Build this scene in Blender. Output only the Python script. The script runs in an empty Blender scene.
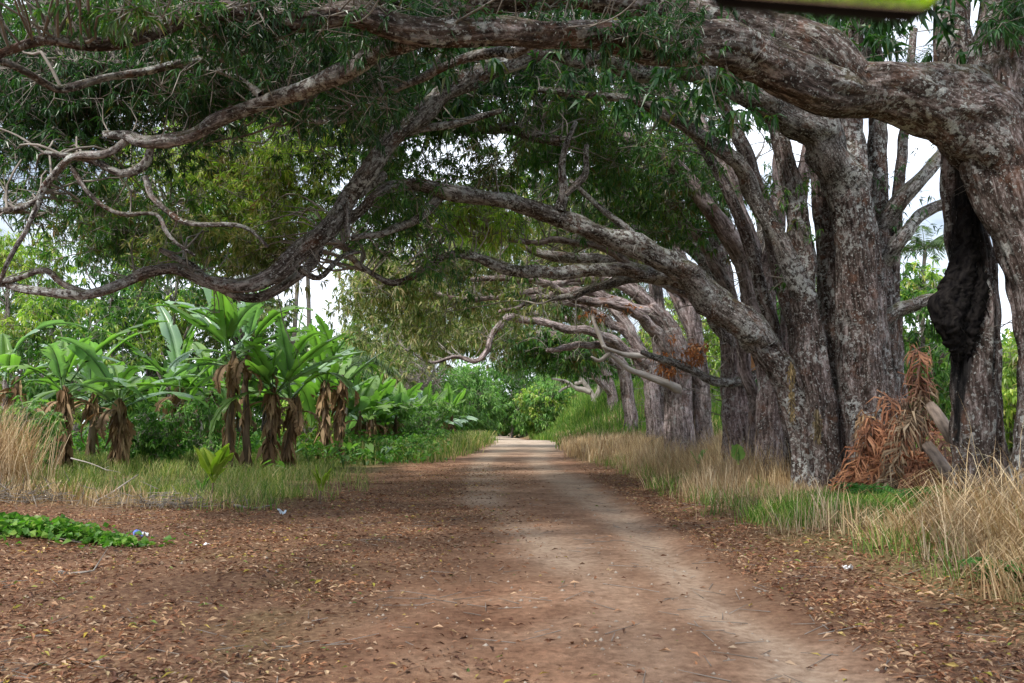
import bpy, math
import numpy as np
from mathutils import Vector
PI = math.pi
C = bpy.context.scene.collection
scene = bpy.context.scene

# ------------------------------------------------------------------ camera model
F = 900.0; CAMH = 1.6; PITCH = math.atan(83.5/F)
CP, SP = math.cos(PITCH), math.sin(PITCH)
def P(px, py, Y):
    """point of the place seen at that spot of the photograph, Y metres down the road"""
    u = (px-512)/F; v = (341.5-py)/F
    k = Y/(CP - v*SP)
    return np.array([u*k, Y, CAMH + (SP+v*CP)*k])
def RAD(rpx, Y): return rpx/F*Y

# ------------------------------------------------------------------ small noise
_lat = np.random.default_rng(7).random((256, 256))
def vn(x, y, s=1.0, seed=0):
    x = np.asarray(x, float)/s + seed*17.3; y = np.asarray(y, float)/s + seed*9.1
    xi = np.floor(x).astype(int); yi = np.floor(y).astype(int)
    fx = x-xi; fy = y-yi
    fx = fx*fx*(3-2*fx); fy = fy*fy*(3-2*fy)
    a = _lat[xi % 256, yi % 256]; b = _lat[(xi+1) % 256, yi % 256]
    c = _lat[xi % 256, (yi+1) % 256]; d = _lat[(xi+1) % 256, (yi+1) % 256]
    return (a*(1-fx)+b*fx)*(1-fy) + (c*(1-fx)+d*fx)*fy
def fbm(x, y, s, seed=0): return .55*vn(x, y, s, seed)+.3*vn(x, y, s/2.1, seed+3)+.15*vn(x, y, s/4.3, seed+5)
def sst(a, b, x):
    t = np.clip((np.asarray(x, float)-a)/(b-a), 0, 1); return t*t*(3-2*t)
def nz(v): return v/np.maximum(np.linalg.norm(v, axis=-1, keepdims=True), 1e-9)

def road_c(y):
    y = np.asarray(y, float); return .42-.45*np.exp(-((y-38)/11)**2)+.7*np.exp(-((y-66)/15)**2)-3.2*sst(75, 130, y)
def road_hw(y): return 2.25+0*np.asarray(y)
def gh(x, y):
    x = np.asarray(x, float); y = np.asarray(y, float)
    d = np.abs(x-road_c(y))
    off = sst(1.6, 3.6, d)
    z = off*(.16*(fbm(x, y, 3.2, 1)-.45)) + off*.05*(vn(x, y, .6, 2)-.5)
    z = z + .22*sst(3.2, 5.5, x)*sst(2, 8, y) + .22*sst(-6, -10, x)*sst(15, 21, y)
    z = z + .02*(vn(x, y, 1.1, 9)-.5) - .05*np.exp(-((x-1.95)/.28)**2)*sst(30, 16, y) - .03*np.exp(-((x+.2)/.3)**2)*sst(30, 16, y) + .03*(vn(x, y, .33, 10)-.5)*(.3+.7*vn(x, y, 2.2, 12))
    z = z + 4.*sst(3., 9.2, x-road_c(y)+.5)*sst(50, 80, y)+1.5*sst(9, 25, x)*sst(50, 80, y) + 1.2*sst(-6, -30, x)*sst(60, 110, y)
    z = z + .5*sst(30, 70, y)*sst(95, 75, y)*.6
    z = z + 5*(fbm(x, y, 120, 8)-.4)*sst(150, 350, np.hypot(x, y))
    return z

# ------------------------------------------------------------------ geometry store
class Geo:
    def __init__(s): s.v = []; s.q = []; s.t = []; s.g = []; s.a = []; s.n = 0
    def add(s, v, q=None, t=None, grain=None, aux=None):
        v = np.asarray(v, float).reshape(-1, 3)
        if q is not None and len(q): s.q.append(np.asarray(q, int).reshape(-1, 4)+s.n)
        if t is not None and len(t): s.t.append(np.asarray(t, int).reshape(-1, 3)+s.n)
        s.v.append(v); s.g.append(v if grain is None else grain)
        s.a.append(np.zeros(len(v)) if aux is None else np.broadcast_to(aux, (len(v),)).astype(float))
        s.n += len(v)
    def build(s, name, mat, parent=None, origin=(0, 0, 0), smooth=True):
        v = np.concatenate(s.v) - np.asarray(origin)
        q = np.concatenate(s.q) if s.q else np.zeros((0, 4), int)
        t = np.concatenate(s.t) if s.t else np.zeros((0, 3), int)
        me = bpy.data.meshes.new(name)
        me.vertices.add(len(v)); me.vertices.foreach_set('co', v.astype(np.float32).ravel())
        me.loops.add(q.size+t.size)
        me.loops.foreach_set('vertex_index', np.concatenate([q.ravel(), t.ravel()]).astype(np.int32))
        me.polygons.add(len(q)+len(t))
        st = np.concatenate([np.arange(len(q))*4, q.size+np.arange(len(t))*3]).astype(np.int32)
        me.polygons.foreach_set('loop_start', st)
        me.polygons.foreach_set('use_smooth', np.full(len(st), smooth))
        at = me.attributes.new('grain', 'FLOAT_VECTOR', 'POINT'); at.data.foreach_set('vector', np.concatenate(s.g).astype(np.float32).ravel())
        aa = np.concatenate(s.a)
        if aa.any():
            at = me.attributes.new('aux', 'FLOAT', 'POINT'); at.data.foreach_set('value', aa.astype(np.float32))
        me.update(calc_edges=True); me.materials.append(mat)
        o = bpy.data.objects.new(name, me); C.objects.link(o)
        if parent is not None: o.parent = parent
        else: o.location = origin
        return o

def thing(name, label, cat, loc=(0, 0, 0), group=None):
    o = bpy.data.objects.new(name, None); C.objects.link(o); o.location = loc; o.empty_display_size = .2
    o['label'] = label; o['category'] = cat
    if group: o['group'] = group
    return o
def tag(o, label=None, cat=None, group=None, kind=None):
    if label: o['label'] = label
    if cat: o['category'] = cat
    if group: o['group'] = group
    if kind: o['kind'] = kind
    return o
def dup(root, loc, rz, sc, label, group=None):
    r = root.copy(); C.objects.link(r); r.location = loc; r.rotation_euler = (0, 0, rz); r.scale = (sc, sc, sc); r['label'] = label
    if group: r['group'] = group
    for ch in list(root.children):
        c = ch.copy(); C.objects.link(c); c.parent = r
        for g in ch.children:
            d = g.copy(); C.objects.link(d); d.parent = c
    return r

# ------------------------------------------------------------------ tubes, leaves
def spline(p, n):
    """Catmull-Rom through rows of p (m,k), n samples a span"""
    p = np.asarray(p, float)
    if len(p) == 2: p = np.array([p[0], (p[0]+p[1])/2, p[1]])
    e = np.vstack([2*p[0]-p[1], p, 2*p[-1]-p[-2]]); out = []
    for i in range(len(p)-1):
        a, b, c, d = e[i:i+4]
        t = np.linspace(0, 1, n, endpoint=False)[:, None]
        out.append(.5*((2*b)+(-a+c)*t+(2*a-5*b+4*c-d)*t*t+(-a+3*b-3*c+d)*t**3))
    out.append(p[-1][None]); return np.concatenate(out)
def tube(geo, pts, rad, sides=10, spc=.25, rough=.1, rng=None, wig=0., flute=0., aux=0., cap=True):
    """round, knobbly, tapering branch along pts with radii rad; returns the centre line samples"""
    rng = rng or np.random.default_rng(1)
    pr = np.column_stack([np.asarray(pts, float), np.asarray(rad, float)])
    L = np.linalg.norm(np.diff(pr[:, :3], axis=0), axis=1).sum()
    n = max(2, int(L/spc/(len(pr)-1)))
    s = spline(pr, n); c = s[:, :3].copy(); r = np.maximum(s[:, 3], .002)
    ln = np.concatenate([[0], np.cumsum(np.linalg.norm(np.diff(c, axis=0), axis=1))])
    if wig:
        for k in range(3):
            w = rng.uniform(1.2, 3.5)*(k+1)*.7; ph = rng.uniform(0, 6.3, 3)
            c += wig/(k+1)*np.sin(ln[:, None]*w+ph)*np.minimum(1, ln/.8)[:, None]
    m = len(c)
    T = nz(np.gradient(c, axis=0))
    N = np.zeros_like(T); a = np.array([0, 0, 1.]) if abs(T[0, 2]) < .9 else np.array([1., 0, 0])
    N[0] = nz(np.cross(T[0], a))
    for i in range(1, m):
        v = N[i-1]-T[i]*np.dot(N[i-1], T[i]); N[i] = nz(v)
    B = np.cross(T, N)
    th = np.linspace(0, 2*PI, sides, endpoint=False)
    f = np.ones((m, sides))
    for k in (1, 2, 3, 4, 5, 7):
        for _ in range(2):
            w = rng.uniform(-3, 3)*(.6+.25*k)/max(r.mean()*3, .35); f += rough/k**.8*.6*np.sin(k*th[None]+w*ln[:, None]+rng.uniform(0, 6.3))
    if sides >= 18:
        for k in (9, 13, 17, 22):
            if k*2.2 > sides: break
            w = rng.uniform(-1, 1)*1.2; f += .028*np.sin(k*th[None]+w*ln[:, None]+rng.uniform(0, 6.3)+1.3*np.sin(ln[:, None]*rng.uniform(1.5, 4)+rng.uniform(0, 6)))
        for k in (3, 5, 7, 10):
            f += .03*np.sin(k*th[None]+rng.uniform(3, 7)*ln[:, None]+rng.uniform(0, 6.3))*np.sin(rng.uniform(2, 5)*ln[:, None]+rng.uniform(0, 6.3))
    if flute:
        ph = rng.uniform(0, 6.3, 3)
        fl = (.5*np.sin(5*th+ph[0])+.35*np.sin(8*th+ph[1])+.3*np.sin(3*th+ph[2]))
        base = np.exp(-ln/max(.01, 1.1))
        f += flute*fl[None]*(.45+.8*base[:, None]) + .5*flute*base[:, None]-.06
    rr = r[:, None]*np.maximum(f, .3)
    v = c[:, None]+N[:, None]*(np.cos(th)[None, :, None]*rr[..., None])+B[:, None]*(np.sin(th)[None, :, None]*rr[..., None])
    g0 = rng.uniform(0, 40, 3)
    g = np.stack([np.cos(th)[None]*rr, np.sin(th)[None]*rr, np.repeat(ln[:, None], sides, 1)], -1)+g0
    i = np.arange(m-1)[:, None]*sides; j = np.arange(sides)[None]; j2 = (j+1) % sides
    q = np.stack([i+j, i+j2, i+sides+j2, i+sides+j], -1).reshape(-1, 4)
    v = v.reshape(-1, 3); g = g.reshape(-1, 3); t = None
    if cap:
        v = np.vstack([v, c[-1]+T[-1]*r[-1]*.6]); g = np.vstack([g, g[-1]])
        b0 = (m-1)*sides; t = np.stack([b0+j[0], b0+j2[0], np.full(sides, m*sides)], -1)
    geo.add(v, q, t, g, aux)
    return np.column_stack([c, r])
def segs(geo, a, b, ra, rb):
    """many thin three-sided twigs at once"""
    a = np.asarray(a, float); b = np.asarray(b, float); n = len(a)
    if n == 0: return
    d = nz(b-a); h = np.where(np.abs(d[:, 2:3]) < .9, np.array([[0, 0, 1.]]), np.array([[1., 0, 0]]))
    u = nz(np.cross(d, h)); w = np.cross(d, u)
    ra = np.broadcast_to(ra, (n,)); rb = np.broadcast_to(rb, (n,))
    V = []
    for p, r in ((a, ra), (b, rb)):
        for k in range(3):
            V.append(p+(u*math.cos(2.094*k)+w*math.sin(2.094*k))*r[:, None])
    V = np.stack(V, 1).reshape(-1, 3); o = np.arange(n)[:, None]*6
    q = np.concatenate([o+np.array([[k, (k+1) % 3, 3+(k+1) % 3, 3+k]]) for k in range(3)])
    ln = np.linalg.norm(b-a, axis=1)
    geo.add(V, q, None, V.copy())
def leaves(geo, b, d, L, W, rng, droop=.2, fold=.22, hi=True, tilt=.6, aux=0.):
    n = len(b); d = nz(d); L = np.broadcast_to(L, (n,))[:, None]; W = np.broadcast_to(W, (n,))[:, None]
    up = np.array([0, 0, 1.])+rng.normal(0, tilt, (n, 3))
    s = nz(np.cross(d, up)); nr = np.cross(s, d)
    dr = np.array([0, 0, -1.])*droop*L
    t = b+d*L+dr
    l = b+d*L*.42+s*W*.5+nr*W*fold; r = b+d*L*.42-s*W*.5+nr*W*fold
    if hi:
        m = b+d*L*.45+dr*.2
        V = np.stack([b, l, m, r, t], 1).reshape(-1, 3); o = np.arange(n)[:, None]*5
        T = np.concatenate([o+np.array([[0, 2, 1]]), o+np.array([[0, 3, 2]]), o+np.array([[1, 2, 4]]), o+np.array([[2, 3, 4]])])
        geo.add(V, None, T, None, aux if np.isscalar(aux) else np.repeat(aux, 5))
    else:
        V = np.stack([b, r, t, l], 1).reshape(-1, 3); o = np.arange(n)[:, None]*4
        geo.add(V, o+np.array([[0, 1, 2, 3]]), None, None, aux if np.isscalar(aux) else np.repeat(aux, 4))
def blades(geo, b, h, w, lean, rng, aux=0., curl=1.0):
    """grass blades, two bends, tapering to the tip; lean (n,2) is how far the tip leans out"""
    n = len(b); az = rng.uniform(0, 2*PI, n); s = np.stack([np.cos(az), np.sin(az), 0*az], -1)*(w/2)[:, None]
    ld = np.column_stack([lean, np.zeros(n)])
    m1 = b+ld*.22+np.array([0, 0, 1.])*(h*.42)[:, None]
    m2 = b+ld*.6+np.array([0, 0, 1.])*(h*.78)[:, None]
    hh = h*(1-.28*curl*np.minimum(1.6, np.linalg.norm(lean, axis=1)/np.maximum(h, .01)))
    t = b+ld+np.array([0, 0, 1.])*hh[:, None]
    V = np.stack([b-s, b+s, m1-s*.9, m1+s*.9, m2-s*.6, m2+s*.6, t], 1).reshape(-1, 3); o = np.arange(n)[:, None]*7
    q = np.concatenate([o+np.array([[0, 1, 3, 2]]), o+np.array([[2, 3, 5, 4]])])
    geo.add(V, q, o+np.array([[4, 5, 6]]), None, aux if np.isscalar(aux) else np.repeat(aux, 7))

# ------------------------------------------------------------------ materials
def newmat(name):
    m = bpy.data.materials.new(name); m.use_nodes = True; nt = m.node_tree; nt.nodes.clear()
    return m, nt, nt.nodes.new('ShaderNodeOutputMaterial')
def nd(nt, t, **kw):
    n = nt.nodes.new(t)
    for k, v in kw.items():
        if k.startswith('i_'): n.inputs[k[2:].replace('_', ' ')].default_value = v
        else: setattr(n, k, v)
    return n
def ramp(nt, src, stops, interp='LINEAR'):
    r = nt.nodes.new('ShaderNodeValToRGB'); e = r.color_ramp.elements; r.color_ramp.interpolation = interp
    while len(e) > 1: e.remove(e[-1])
    for i, (p, c) in enumerate(stops):
        x = e[0] if i == 0 else e.new(p)
        x.position = p; x.color = (*c, 1) if len(c) == 3 else c
    nt.links.new(src, r.inputs[0]); return r.outputs[0]
def noise(nt, vec, scale, detail=4, rough=.6, stretch=None, out=0):
    if stretch:
        mp = nd(nt, 'ShaderNodeMapping'); mp.inputs['Scale'].default_value = stretch; nt.links.new(vec, mp.inputs[0]); vec = mp.outputs[0]
    n = nd(nt, 'ShaderNodeTexNoise'); n.inputs['Scale'].default_value = scale; n.inputs['Detail'].default_value = detail; n.inputs['Roughness'].default_value = rough
    nt.links.new(vec, n.inputs['Vector']); return n.outputs[out]
def mix(nt, fac, a, b, mode='MIX'):
    m = nd(nt, 'ShaderNodeMix', data_type='RGBA', blend_type=mode)
    for s, v in ((m.inputs[0], fac), (m.inputs[6], a), (m.inputs[7], b)):
        if hasattr(v, 'is_linked'): nt.links.new(v, s)
        elif isinstance(v, (int, float)): s.default_value = v
        else: s.default_value = (*v, 1)
    return m.outputs[2]
def math_(nt, op, a, b=0., clamp=False):
    m = nd(nt, 'ShaderNodeMath', operation=op, use_clamp=clamp)
    for s, v in ((m.inputs[0], a), (m.inputs[1], b)):
        if hasattr(v, 'is_linked'): nt.links.new(v, s)
        else: s.default_value = v
    return m.outputs[0]
def mrange(nt, v, a, b, c=0., d=1.):
    m = nd(nt, 'ShaderNodeMapRange'); nt.links.new(v, m.inputs[0])
    for i, x in enumerate((a, b, c, d)): m.inputs[i+1].default_value = x
    return m.outputs[0]
def attr(nt, name): return nd(nt, 'ShaderNodeAttribute', attribute_name=name)
def finish(nt, out, col, rough=.8, bump=None, bs=.5, bd=.02, spec=.3):
    p = nd(nt, 'ShaderNodeBsdfPrincipled')
    if hasattr(col, 'is_linked'): nt.links.new(col, p.inputs['Base Color'])
    else: p.inputs['Base Color'].default_value = (*col, 1)
    p.inputs['Roughness'].default_value = rough; p.inputs['Specular IOR Level'].default_value = spec
    if bump is not None:
        b = nd(nt, 'ShaderNodeBump'); b.inputs['Strength'].default_value = bs; b.inputs['Distance'].default_value = bd
        nt.links.new(bump, b.inputs['Height']); nt.links.new(b.outputs[0], p.inputs['Normal'])
    nt.links.new(p.outputs[0], out.inputs[0]); return p

def bark(name, dark, mid, light, lichen=.5, moss=.3, sc=1.0, warm=0.):
    m, nt, out = newmat(name); g = attr(nt, 'grain').outputs['Vector']
    fis = noise(nt, g, 13*sc, 7, .72, (1, 1, .16)); flake = noise(nt, g, 22*sc, 5, .7, (1, 1, .5)); wide = noise(nt, g, 1.1*sc, 4, .6, (1, 1, .6)); pit = noise(nt, g, 34*sc, 3, .65)
    f = math_(nt, 'ADD', math_(nt, 'MULTIPLY', fis, .62), math_(nt, 'MULTIPLY', flake, .38))
    c = ramp(nt, f, [(.36, tuple(x*.22 for x in dark)), (.45, dark), (.52, mid), (.60, light)])
    c = mix(nt, mrange(nt, wide, .40, .64), c, mix(nt, 1., c, (1.55, 1.5, 1.55), 'MULTIPLY'))
    c = mix(nt, math_(nt, 'MULTIPLY', mrange(nt, noise(nt, g, 1.7*sc, 5, .65), .50, .62), .8), c, mix(nt, 1., c, (.34, .31, .29), 'MULTIPLY'))
    c = mix(nt, math_(nt, 'MULTIPLY', mrange(nt, noise(nt, g, 2.6*sc, 4, .6), .56, .66), .45), c, (.16, .075, .045))
    l0 = mrange(nt, noise(nt, g, .8*sc, 3, .55), .44, .6)
    l1 = mrange(nt, noise(nt, g, 7.5*sc, 6, .66), .585-.05*lichen, .63-.05*lichen); l2 = mrange(nt, noise(nt, g, 19*sc, 4, .6), .62-.03*lichen, .66-.03*lichen)
    lf = math_(nt, 'MULTIPLY', math_(nt, 'MAXIMUM', math_(nt, 'MULTIPLY', l1, l0), math_(nt, 'MULTIPLY', l2, .75)), min(1., .5+lichen*.4), True)
    c = mix(nt, lf, c, ramp(nt, pit, [(.35, (.26, .28, .28)), (.6, (.52, .52, .51))]))
    nrm = nd(nt, 'ShaderNodeNewGeometry').outputs['Normal']; sx = nd(nt, 'ShaderNodeSeparateXYZ'); nt.links.new(nrm, sx.inputs[0])
    mf = math_(nt, 'MULTIPLY', math_(nt, 'MULTIPLY', mrange(nt, sx.outputs[2], .1, .8), mrange(nt, noise(nt, g, 3.2*sc, 5, .65), .44, .56)), moss, True)
    c = mix(nt, mf, c, ramp(nt, pit, [(.35, (.045, .05, .018)), (.65, (.14, .135, .055))]))
    ch = math_(nt, 'MULTIPLY', attr(nt, 'aux').outputs['Fac'], mrange(nt, flake, .3, .42), True)
    c = mix(nt, ch, c, mix(nt, mrange(nt, fis, .4, .65), (.003, .003, .004), (.03, .027, .027)))
    h = math_(nt, 'ADD', f, math_(nt, 'ADD', math_(nt, 'MULTIPLY', pit, .25), math_(nt, 'MULTIPLY', lf, .08)))
    finish(nt, out, c, .9, h, 1., .07/sc, .15)
    return m
def leafmat(name, stops, trans=.35, rough=.42, spec=.4, tcol=None, patch=None, dry=None):
    m, nt, out = newmat(name); g = nd(nt, 'ShaderNodeNewGeometry'); rnd = g.outputs['Random Per Island']
    c = ramp(nt, rnd, stops)
    co = nd(nt, 'ShaderNodeTexCoord').outputs['Object']
    if dry is not None:
        f = mrange(nt, noise(nt, co, .55, 3, .6), .54, .66)
        c = mix(nt, math_(nt, 'MULTIPLY', f, mrange(nt, math_(nt, 'FRACT', math_(nt, 'MULTIPLY', rnd, 37.)), .35, .55)), c, dry)
    v = noise(nt, co, .9, 2, .5)
    c = mix(nt, 1., c, ramp(nt, v, [(.3, (.62, .66, .7)), (.7, (1.35, 1.3, 1.1))]), 'MULTIPLY')
    p = nd(nt, 'ShaderNodeBsdfPrincipled'); nt.links.new(c, p.inputs['Base Color']); p.inputs['Roughness'].default_value = rough; p.inputs['Specular IOR Level'].default_value = spec
    t = nd(nt, 'ShaderNodeBsdfTranslucent'); nt.links.new(mix(nt, 1., c, tcol or (1.2, 1.7, .5), 'MULTIPLY'), t.inputs[0])
    s = nd(nt, 'ShaderNodeMixShader'); s.inputs[0].default_value = trans
    nt.links.new(p.outputs[0], s.inputs[1]); nt.links.new(t.outputs[0], s.inputs[2]); nt.links.new(s.outputs[0], out.inputs[0])
    return m
def plain(name, a, b, sc=6., rough=.8, grain=True, stretch=None, bs=.4):
    m, nt, out = newmat(name); g = attr(nt, 'grain').outputs['Vector']
    n = noise(nt, g, sc, 5, .6, stretch); finish(nt, out, ramp(nt, n, [(.3, a), (.7, b)]), rough, n, bs, .02)
    return m

M = {}
M['bark'] = bark('bark_grey_lichen', (.036, .026, .022), (.092, .07, .063), (.26, .225, .216), 1.15, .5, 1.)
M['bark_pale'] = bark('bark_pinkish_grey', (.07, .05, .047), (.17, .13, .125), (.34, .285, .28), .8, .2, .8)
M['bark_limb'] = bark('bark_limb_lichen', (.04, .032, .028), (.115, .10, .094), (.30, .28, .27), 1.7, .6, 1.2)
M['bark_far'] = bark('bark_weathered', (.10, .078, .072), (.24, .195, .19), (.42, .365, .36), .5, .1, .7)
M['twig'] = plain('twig_bark', (.08, .065, .055), (.32, .29, .26), 3.)
M['deadwood'] = plain('bleached_dead_wood', (.22, .19, .17), (.5, .46, .43), 5., stretch=(1, 1, .2))
M['char'] = plain('charred_wood', (.002, .002, .003), (.026, .023, .022), 16., .97, stretch=(1, 1, .4), bs=1.)
[setattr(n_.inputs['Specular IOR Level'], 'default_value', .03) for n_ in M['char'].node_tree.nodes if n_.type == 'BSDF_PRINCIPLED']
M['cut'] = plain('cut_orange_wood', (.32, .15, .06), (.5, .27, .13), 6.)
M['log'] = plain('weathered_log', (.05, .035, .028), (.27, .21, .17), 9., stretch=(1, 1, .4))
G_ = [(0, (.025, .08, .02)), (.4, (.05, .145, .034)), (.75, (.09, .20, .045)), (.95, (.16, .26, .055)), (1, (.28, .21, .07))]
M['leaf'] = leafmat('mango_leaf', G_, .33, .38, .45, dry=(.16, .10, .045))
M['leaf_dark'] = leafmat('mango_leaf_shade_tone', [(0, (.014, .05, .018)), (.6, (.032, .098, .033)), (.95, (.06, .145, .044)), (1, (.17, .14, .05))], .35, .36, .5)  # mango leaf darkened, the canopy shade put into its colour
M['leaf_light'] = leafmat('mango_leaf_sun_tone', [(0, (.13, .24, .045)), (.5, (.28, .40, .08)), (.85, (.45, .52, .13)), (1, (.58, .48, .2))], .4, .42, .4, dry=(.19, .12, .055))  # mango leaf brightened, direct sun put into its colour
M['leaf_brown'] = leafmat('withering_leaf', [(0, (.09, .15, .045)), (.4, (.19, .25, .09)), (.7, (.33, .31, .16)), (1, (.46, .38, .26))], .35, .5, .3, dry=(.2, .13, .07))
M['leaf_bush'] = leafmat('bush_leaf', [(0, (.04, .11, .028)), (.6, (.075, .18, .04)), (1, (.15, .24, .06))], .38, .45, .3)
M['leaf_far'] = leafmat('hazed_bush_leaf', [(0, (.09, .19, .06)), (.6, (.16, .31, .10)), (1, (.28, .40, .15))], .38, .5, .3)  # lighter tone carries the painted haze and brightness of far bushes
M['leaf_yellow'] = leafmat('mirror_bright_leaf', [(0, (.45, .50, .06)), (1, (.8, .72, .12))], .65, .5, .3)  # brightness painted in, as the mirrored side of these crowns gets no sun
M['leaf_orange'] = leafmat('orange_dead_leaf', [(0, (.20, .075, .03)), (.6, (.33, .13, .05)), (1, (.4, .22, .1))], .2, .7, .2, (1, .8, .6))
M['litter'] = leafmat('fallen_leaf', [(0, (.05, .024, .016)), (.2, (.12, .05, .03)), (.4, (.23, .105, .06)), (.6, (.31, .165, .10)), (.75, (.38, .24, .16)), (.93, (.46, .34, .25)), (.965, (.42, .32, .06)), (.985, (.14, .19, .04)), (1, (.10, .17, .04))], .12, .6, .25, (1, .8, .6))
M['grass_dry'] = leafmat('dry_grass', [(0, (.22, .14, .08)), (.4, (.43, .31, .20)), (.8, (.62, .49, .35)), (.97, (.68, .58, .45)), (1, (.12, .18, .05))], .3, .6, .2, (1.1, 1., .7))
M['grass_green'] = leafmat('green_grass', [(0, (.05, .11, .02)), (.5, (.11, .21, .04)), (.85, (.19, .28, .07)), (1, (.40, .35, .17))], .35, .5, .25)
M['grass_mixed'] = leafmat('mixed_grass', [(0, (.07, .13, .03)), (.4, (.13, .20, .05)), (.6, (.22, .22, .09)), (1, (.46, .38, .24))], .35, .55, .25)
M['banana_leaf'] = leafmat('banana_leaf', [(0, (.08, .18, .065)), (.5, (.15, .27, .09)), (.85, (.26, .37, .12)), (1, (.46, .44, .16))], .45, .32, .5)
M['banana_pale'] = leafmat('banana_leaf_glossy', [(0, (.17, .30, .19)), (1, (.27, .40, .27))], .3, .25, .6)
M['banana_stem'] = plain('banana_pseudostem', (.045, .03, .02), (.17, .115, .07), 4., .6, stretch=(1, 1, .25))
M['banana_dead'] = leafmat('dead_banana_leaf', [(0, (.12, .07, .04)), (.5, (.27, .17, .105)), (1, (.46, .33, .21))], .2, .7, .2, (1, .8, .6))
M['frond'] = leafmat('palm_frond', [(0, (.05, .10, .03)), (1, (.12, .18, .06))], .3, .35, .5)
M['frond_dead'] = leafmat('dead_palm_frond', [(0, (.10, .042, .028)), (.5, (.27, .115, .065)), (1, (.42, .22, .13))], .2, .6, .3, (1, .75, .6))
M['palm_trunk'] = plain('palm_trunk', (.14, .12, .10), (.33, .29, .26), 5., stretch=(.3, .3, 3.))
M['banana_stem_dead'] = leafmat('grey_dead_frond', [(0, (.08, .055, .04)), (.5, (.17, .12, .085)), (1, (.33, .26, .2))], .15, .8, .1, (1, .8, .6))
M['pod'] = leafmat('dry_seed_tuft', [(0, (.10, .075, .04)), (1, (.26, .20, .12))], .2, .7, .2, (1, .9, .6))
M['creeper'] = leafmat('creeper_leaf', [(0, (.05, .13, .025)), (.6, (.10, .23, .04)), (1, (.2, .30, .07))], .35, .45, .3)
M['fern'] = leafmat('weed_leaf', [(0, (.03, .11, .02)), (1, (.07, .2, .035))], .35, .45, .3)
M['black'] = plain('black_plastic', (.006, .006, .007), (.01, .01, .01), 30., .5, bs=.05)
M['pebble'] = plain('pebble_stone', (.16, .12, .09), (.42, .36, .30), 9.)
[setattr(n_.inputs['Specular IOR Level'], 'default_value', .02) for n_ in M['black'].node_tree.nodes if n_.type == 'BSDF_PRINCIPLED']
m, nt, out = newmat('mirror_glass'); p = finish(nt, out, (.82, .85, .82), .03); p.inputs['Metallic'].default_value = 1.; M['mirror'] = m
for k, a, b in (('blue', (.08, .14, .5), (.2, .28, .7)), ('white', (.6, .62, .66), (.8, .8, .8)), ('paleblue', (.4, .5, .62), (.6, .68, .75))): M['scrap_'+k] = plain('scrap_'+k, a, b, 20., .4)

def soilmat():
    m, nt, out = newmat('packed_earth'); co = attr(nt, 'grain').outputs['Vector']
    w = attr(nt, 'wear').outputs['Fac']; li = attr(nt, 'litter').outputs['Fac']; gr = attr(nt, 'green').outputs['Fac']; su = attr(nt, 'far_sun').outputs['Fac']
    n1 = noise(nt, co, 1.1, 5, .62); n2 = noise(nt, co, 11., 6, .7); n3 = noise(nt, co, 60., 3, .6); n4 = noise(nt, co, .35, 3, .55)
    base = ramp(nt, n1, [(.3, (.135, .068, .042)), (.52, (.225, .128, .082)), (.72, (.32, .205, .138))])
    base = mix(nt, 1., base, ramp(nt, n2, [(.3, (.5, .47, .45)), (.5, (1, 1, 1)), (.68, (1.45, 1.42, 1.4))]), 'MULTIPLY')
    wf = math_(nt, 'MULTIPLY', w, mrange(nt, math_(nt, 'ADD', math_(nt, 'MULTIPLY', n1, .5), math_(nt, 'MULTIPLY', n2, .5)), .3, .58, .3, 1.), True)
    base = mix(nt, wf, base, ramp(nt, n2, [(.3, (.28, .20, .145)), (.7, (.42, .32, .24))]))
    lit = ramp(nt, noise(nt, co, 16., 4, .7), [(.32, (.055, .03, .022)), (.45, (.13, .07, .045)), (.58, (.21, .125, .075)), (.7, (.33, .23, .15))])
    base = mix(nt, math_(nt, 'MULTIPLY', li, mrange(nt, n2, .3, .55, .35, .95), True), base, lit)
    base = mix(nt, math_(nt, 'MULTIPLY', gr, mrange(nt, n1, .35, .6, .5, 1.), True), base, ramp(nt, n2, [(.3, (.06, .075, .025)), (.7, (.17, .17, .07))]))
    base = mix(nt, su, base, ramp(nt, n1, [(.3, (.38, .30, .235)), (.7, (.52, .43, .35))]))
    base = mix(nt, 1., base, ramp(nt, n4, [(.3, (.8, .79, .78)), (.7, (1.15, 1.15, 1.15))]), 'MULTIPLY')
    h = math_(nt, 'ADD', math_(nt, 'MULTIPLY', n2, .6), math_(nt, 'MULTIPLY', n3, .3))
    finish(nt, out, base, .95, h, .9, .045, .08)
    return m
M['soil'] = soilmat()

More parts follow.
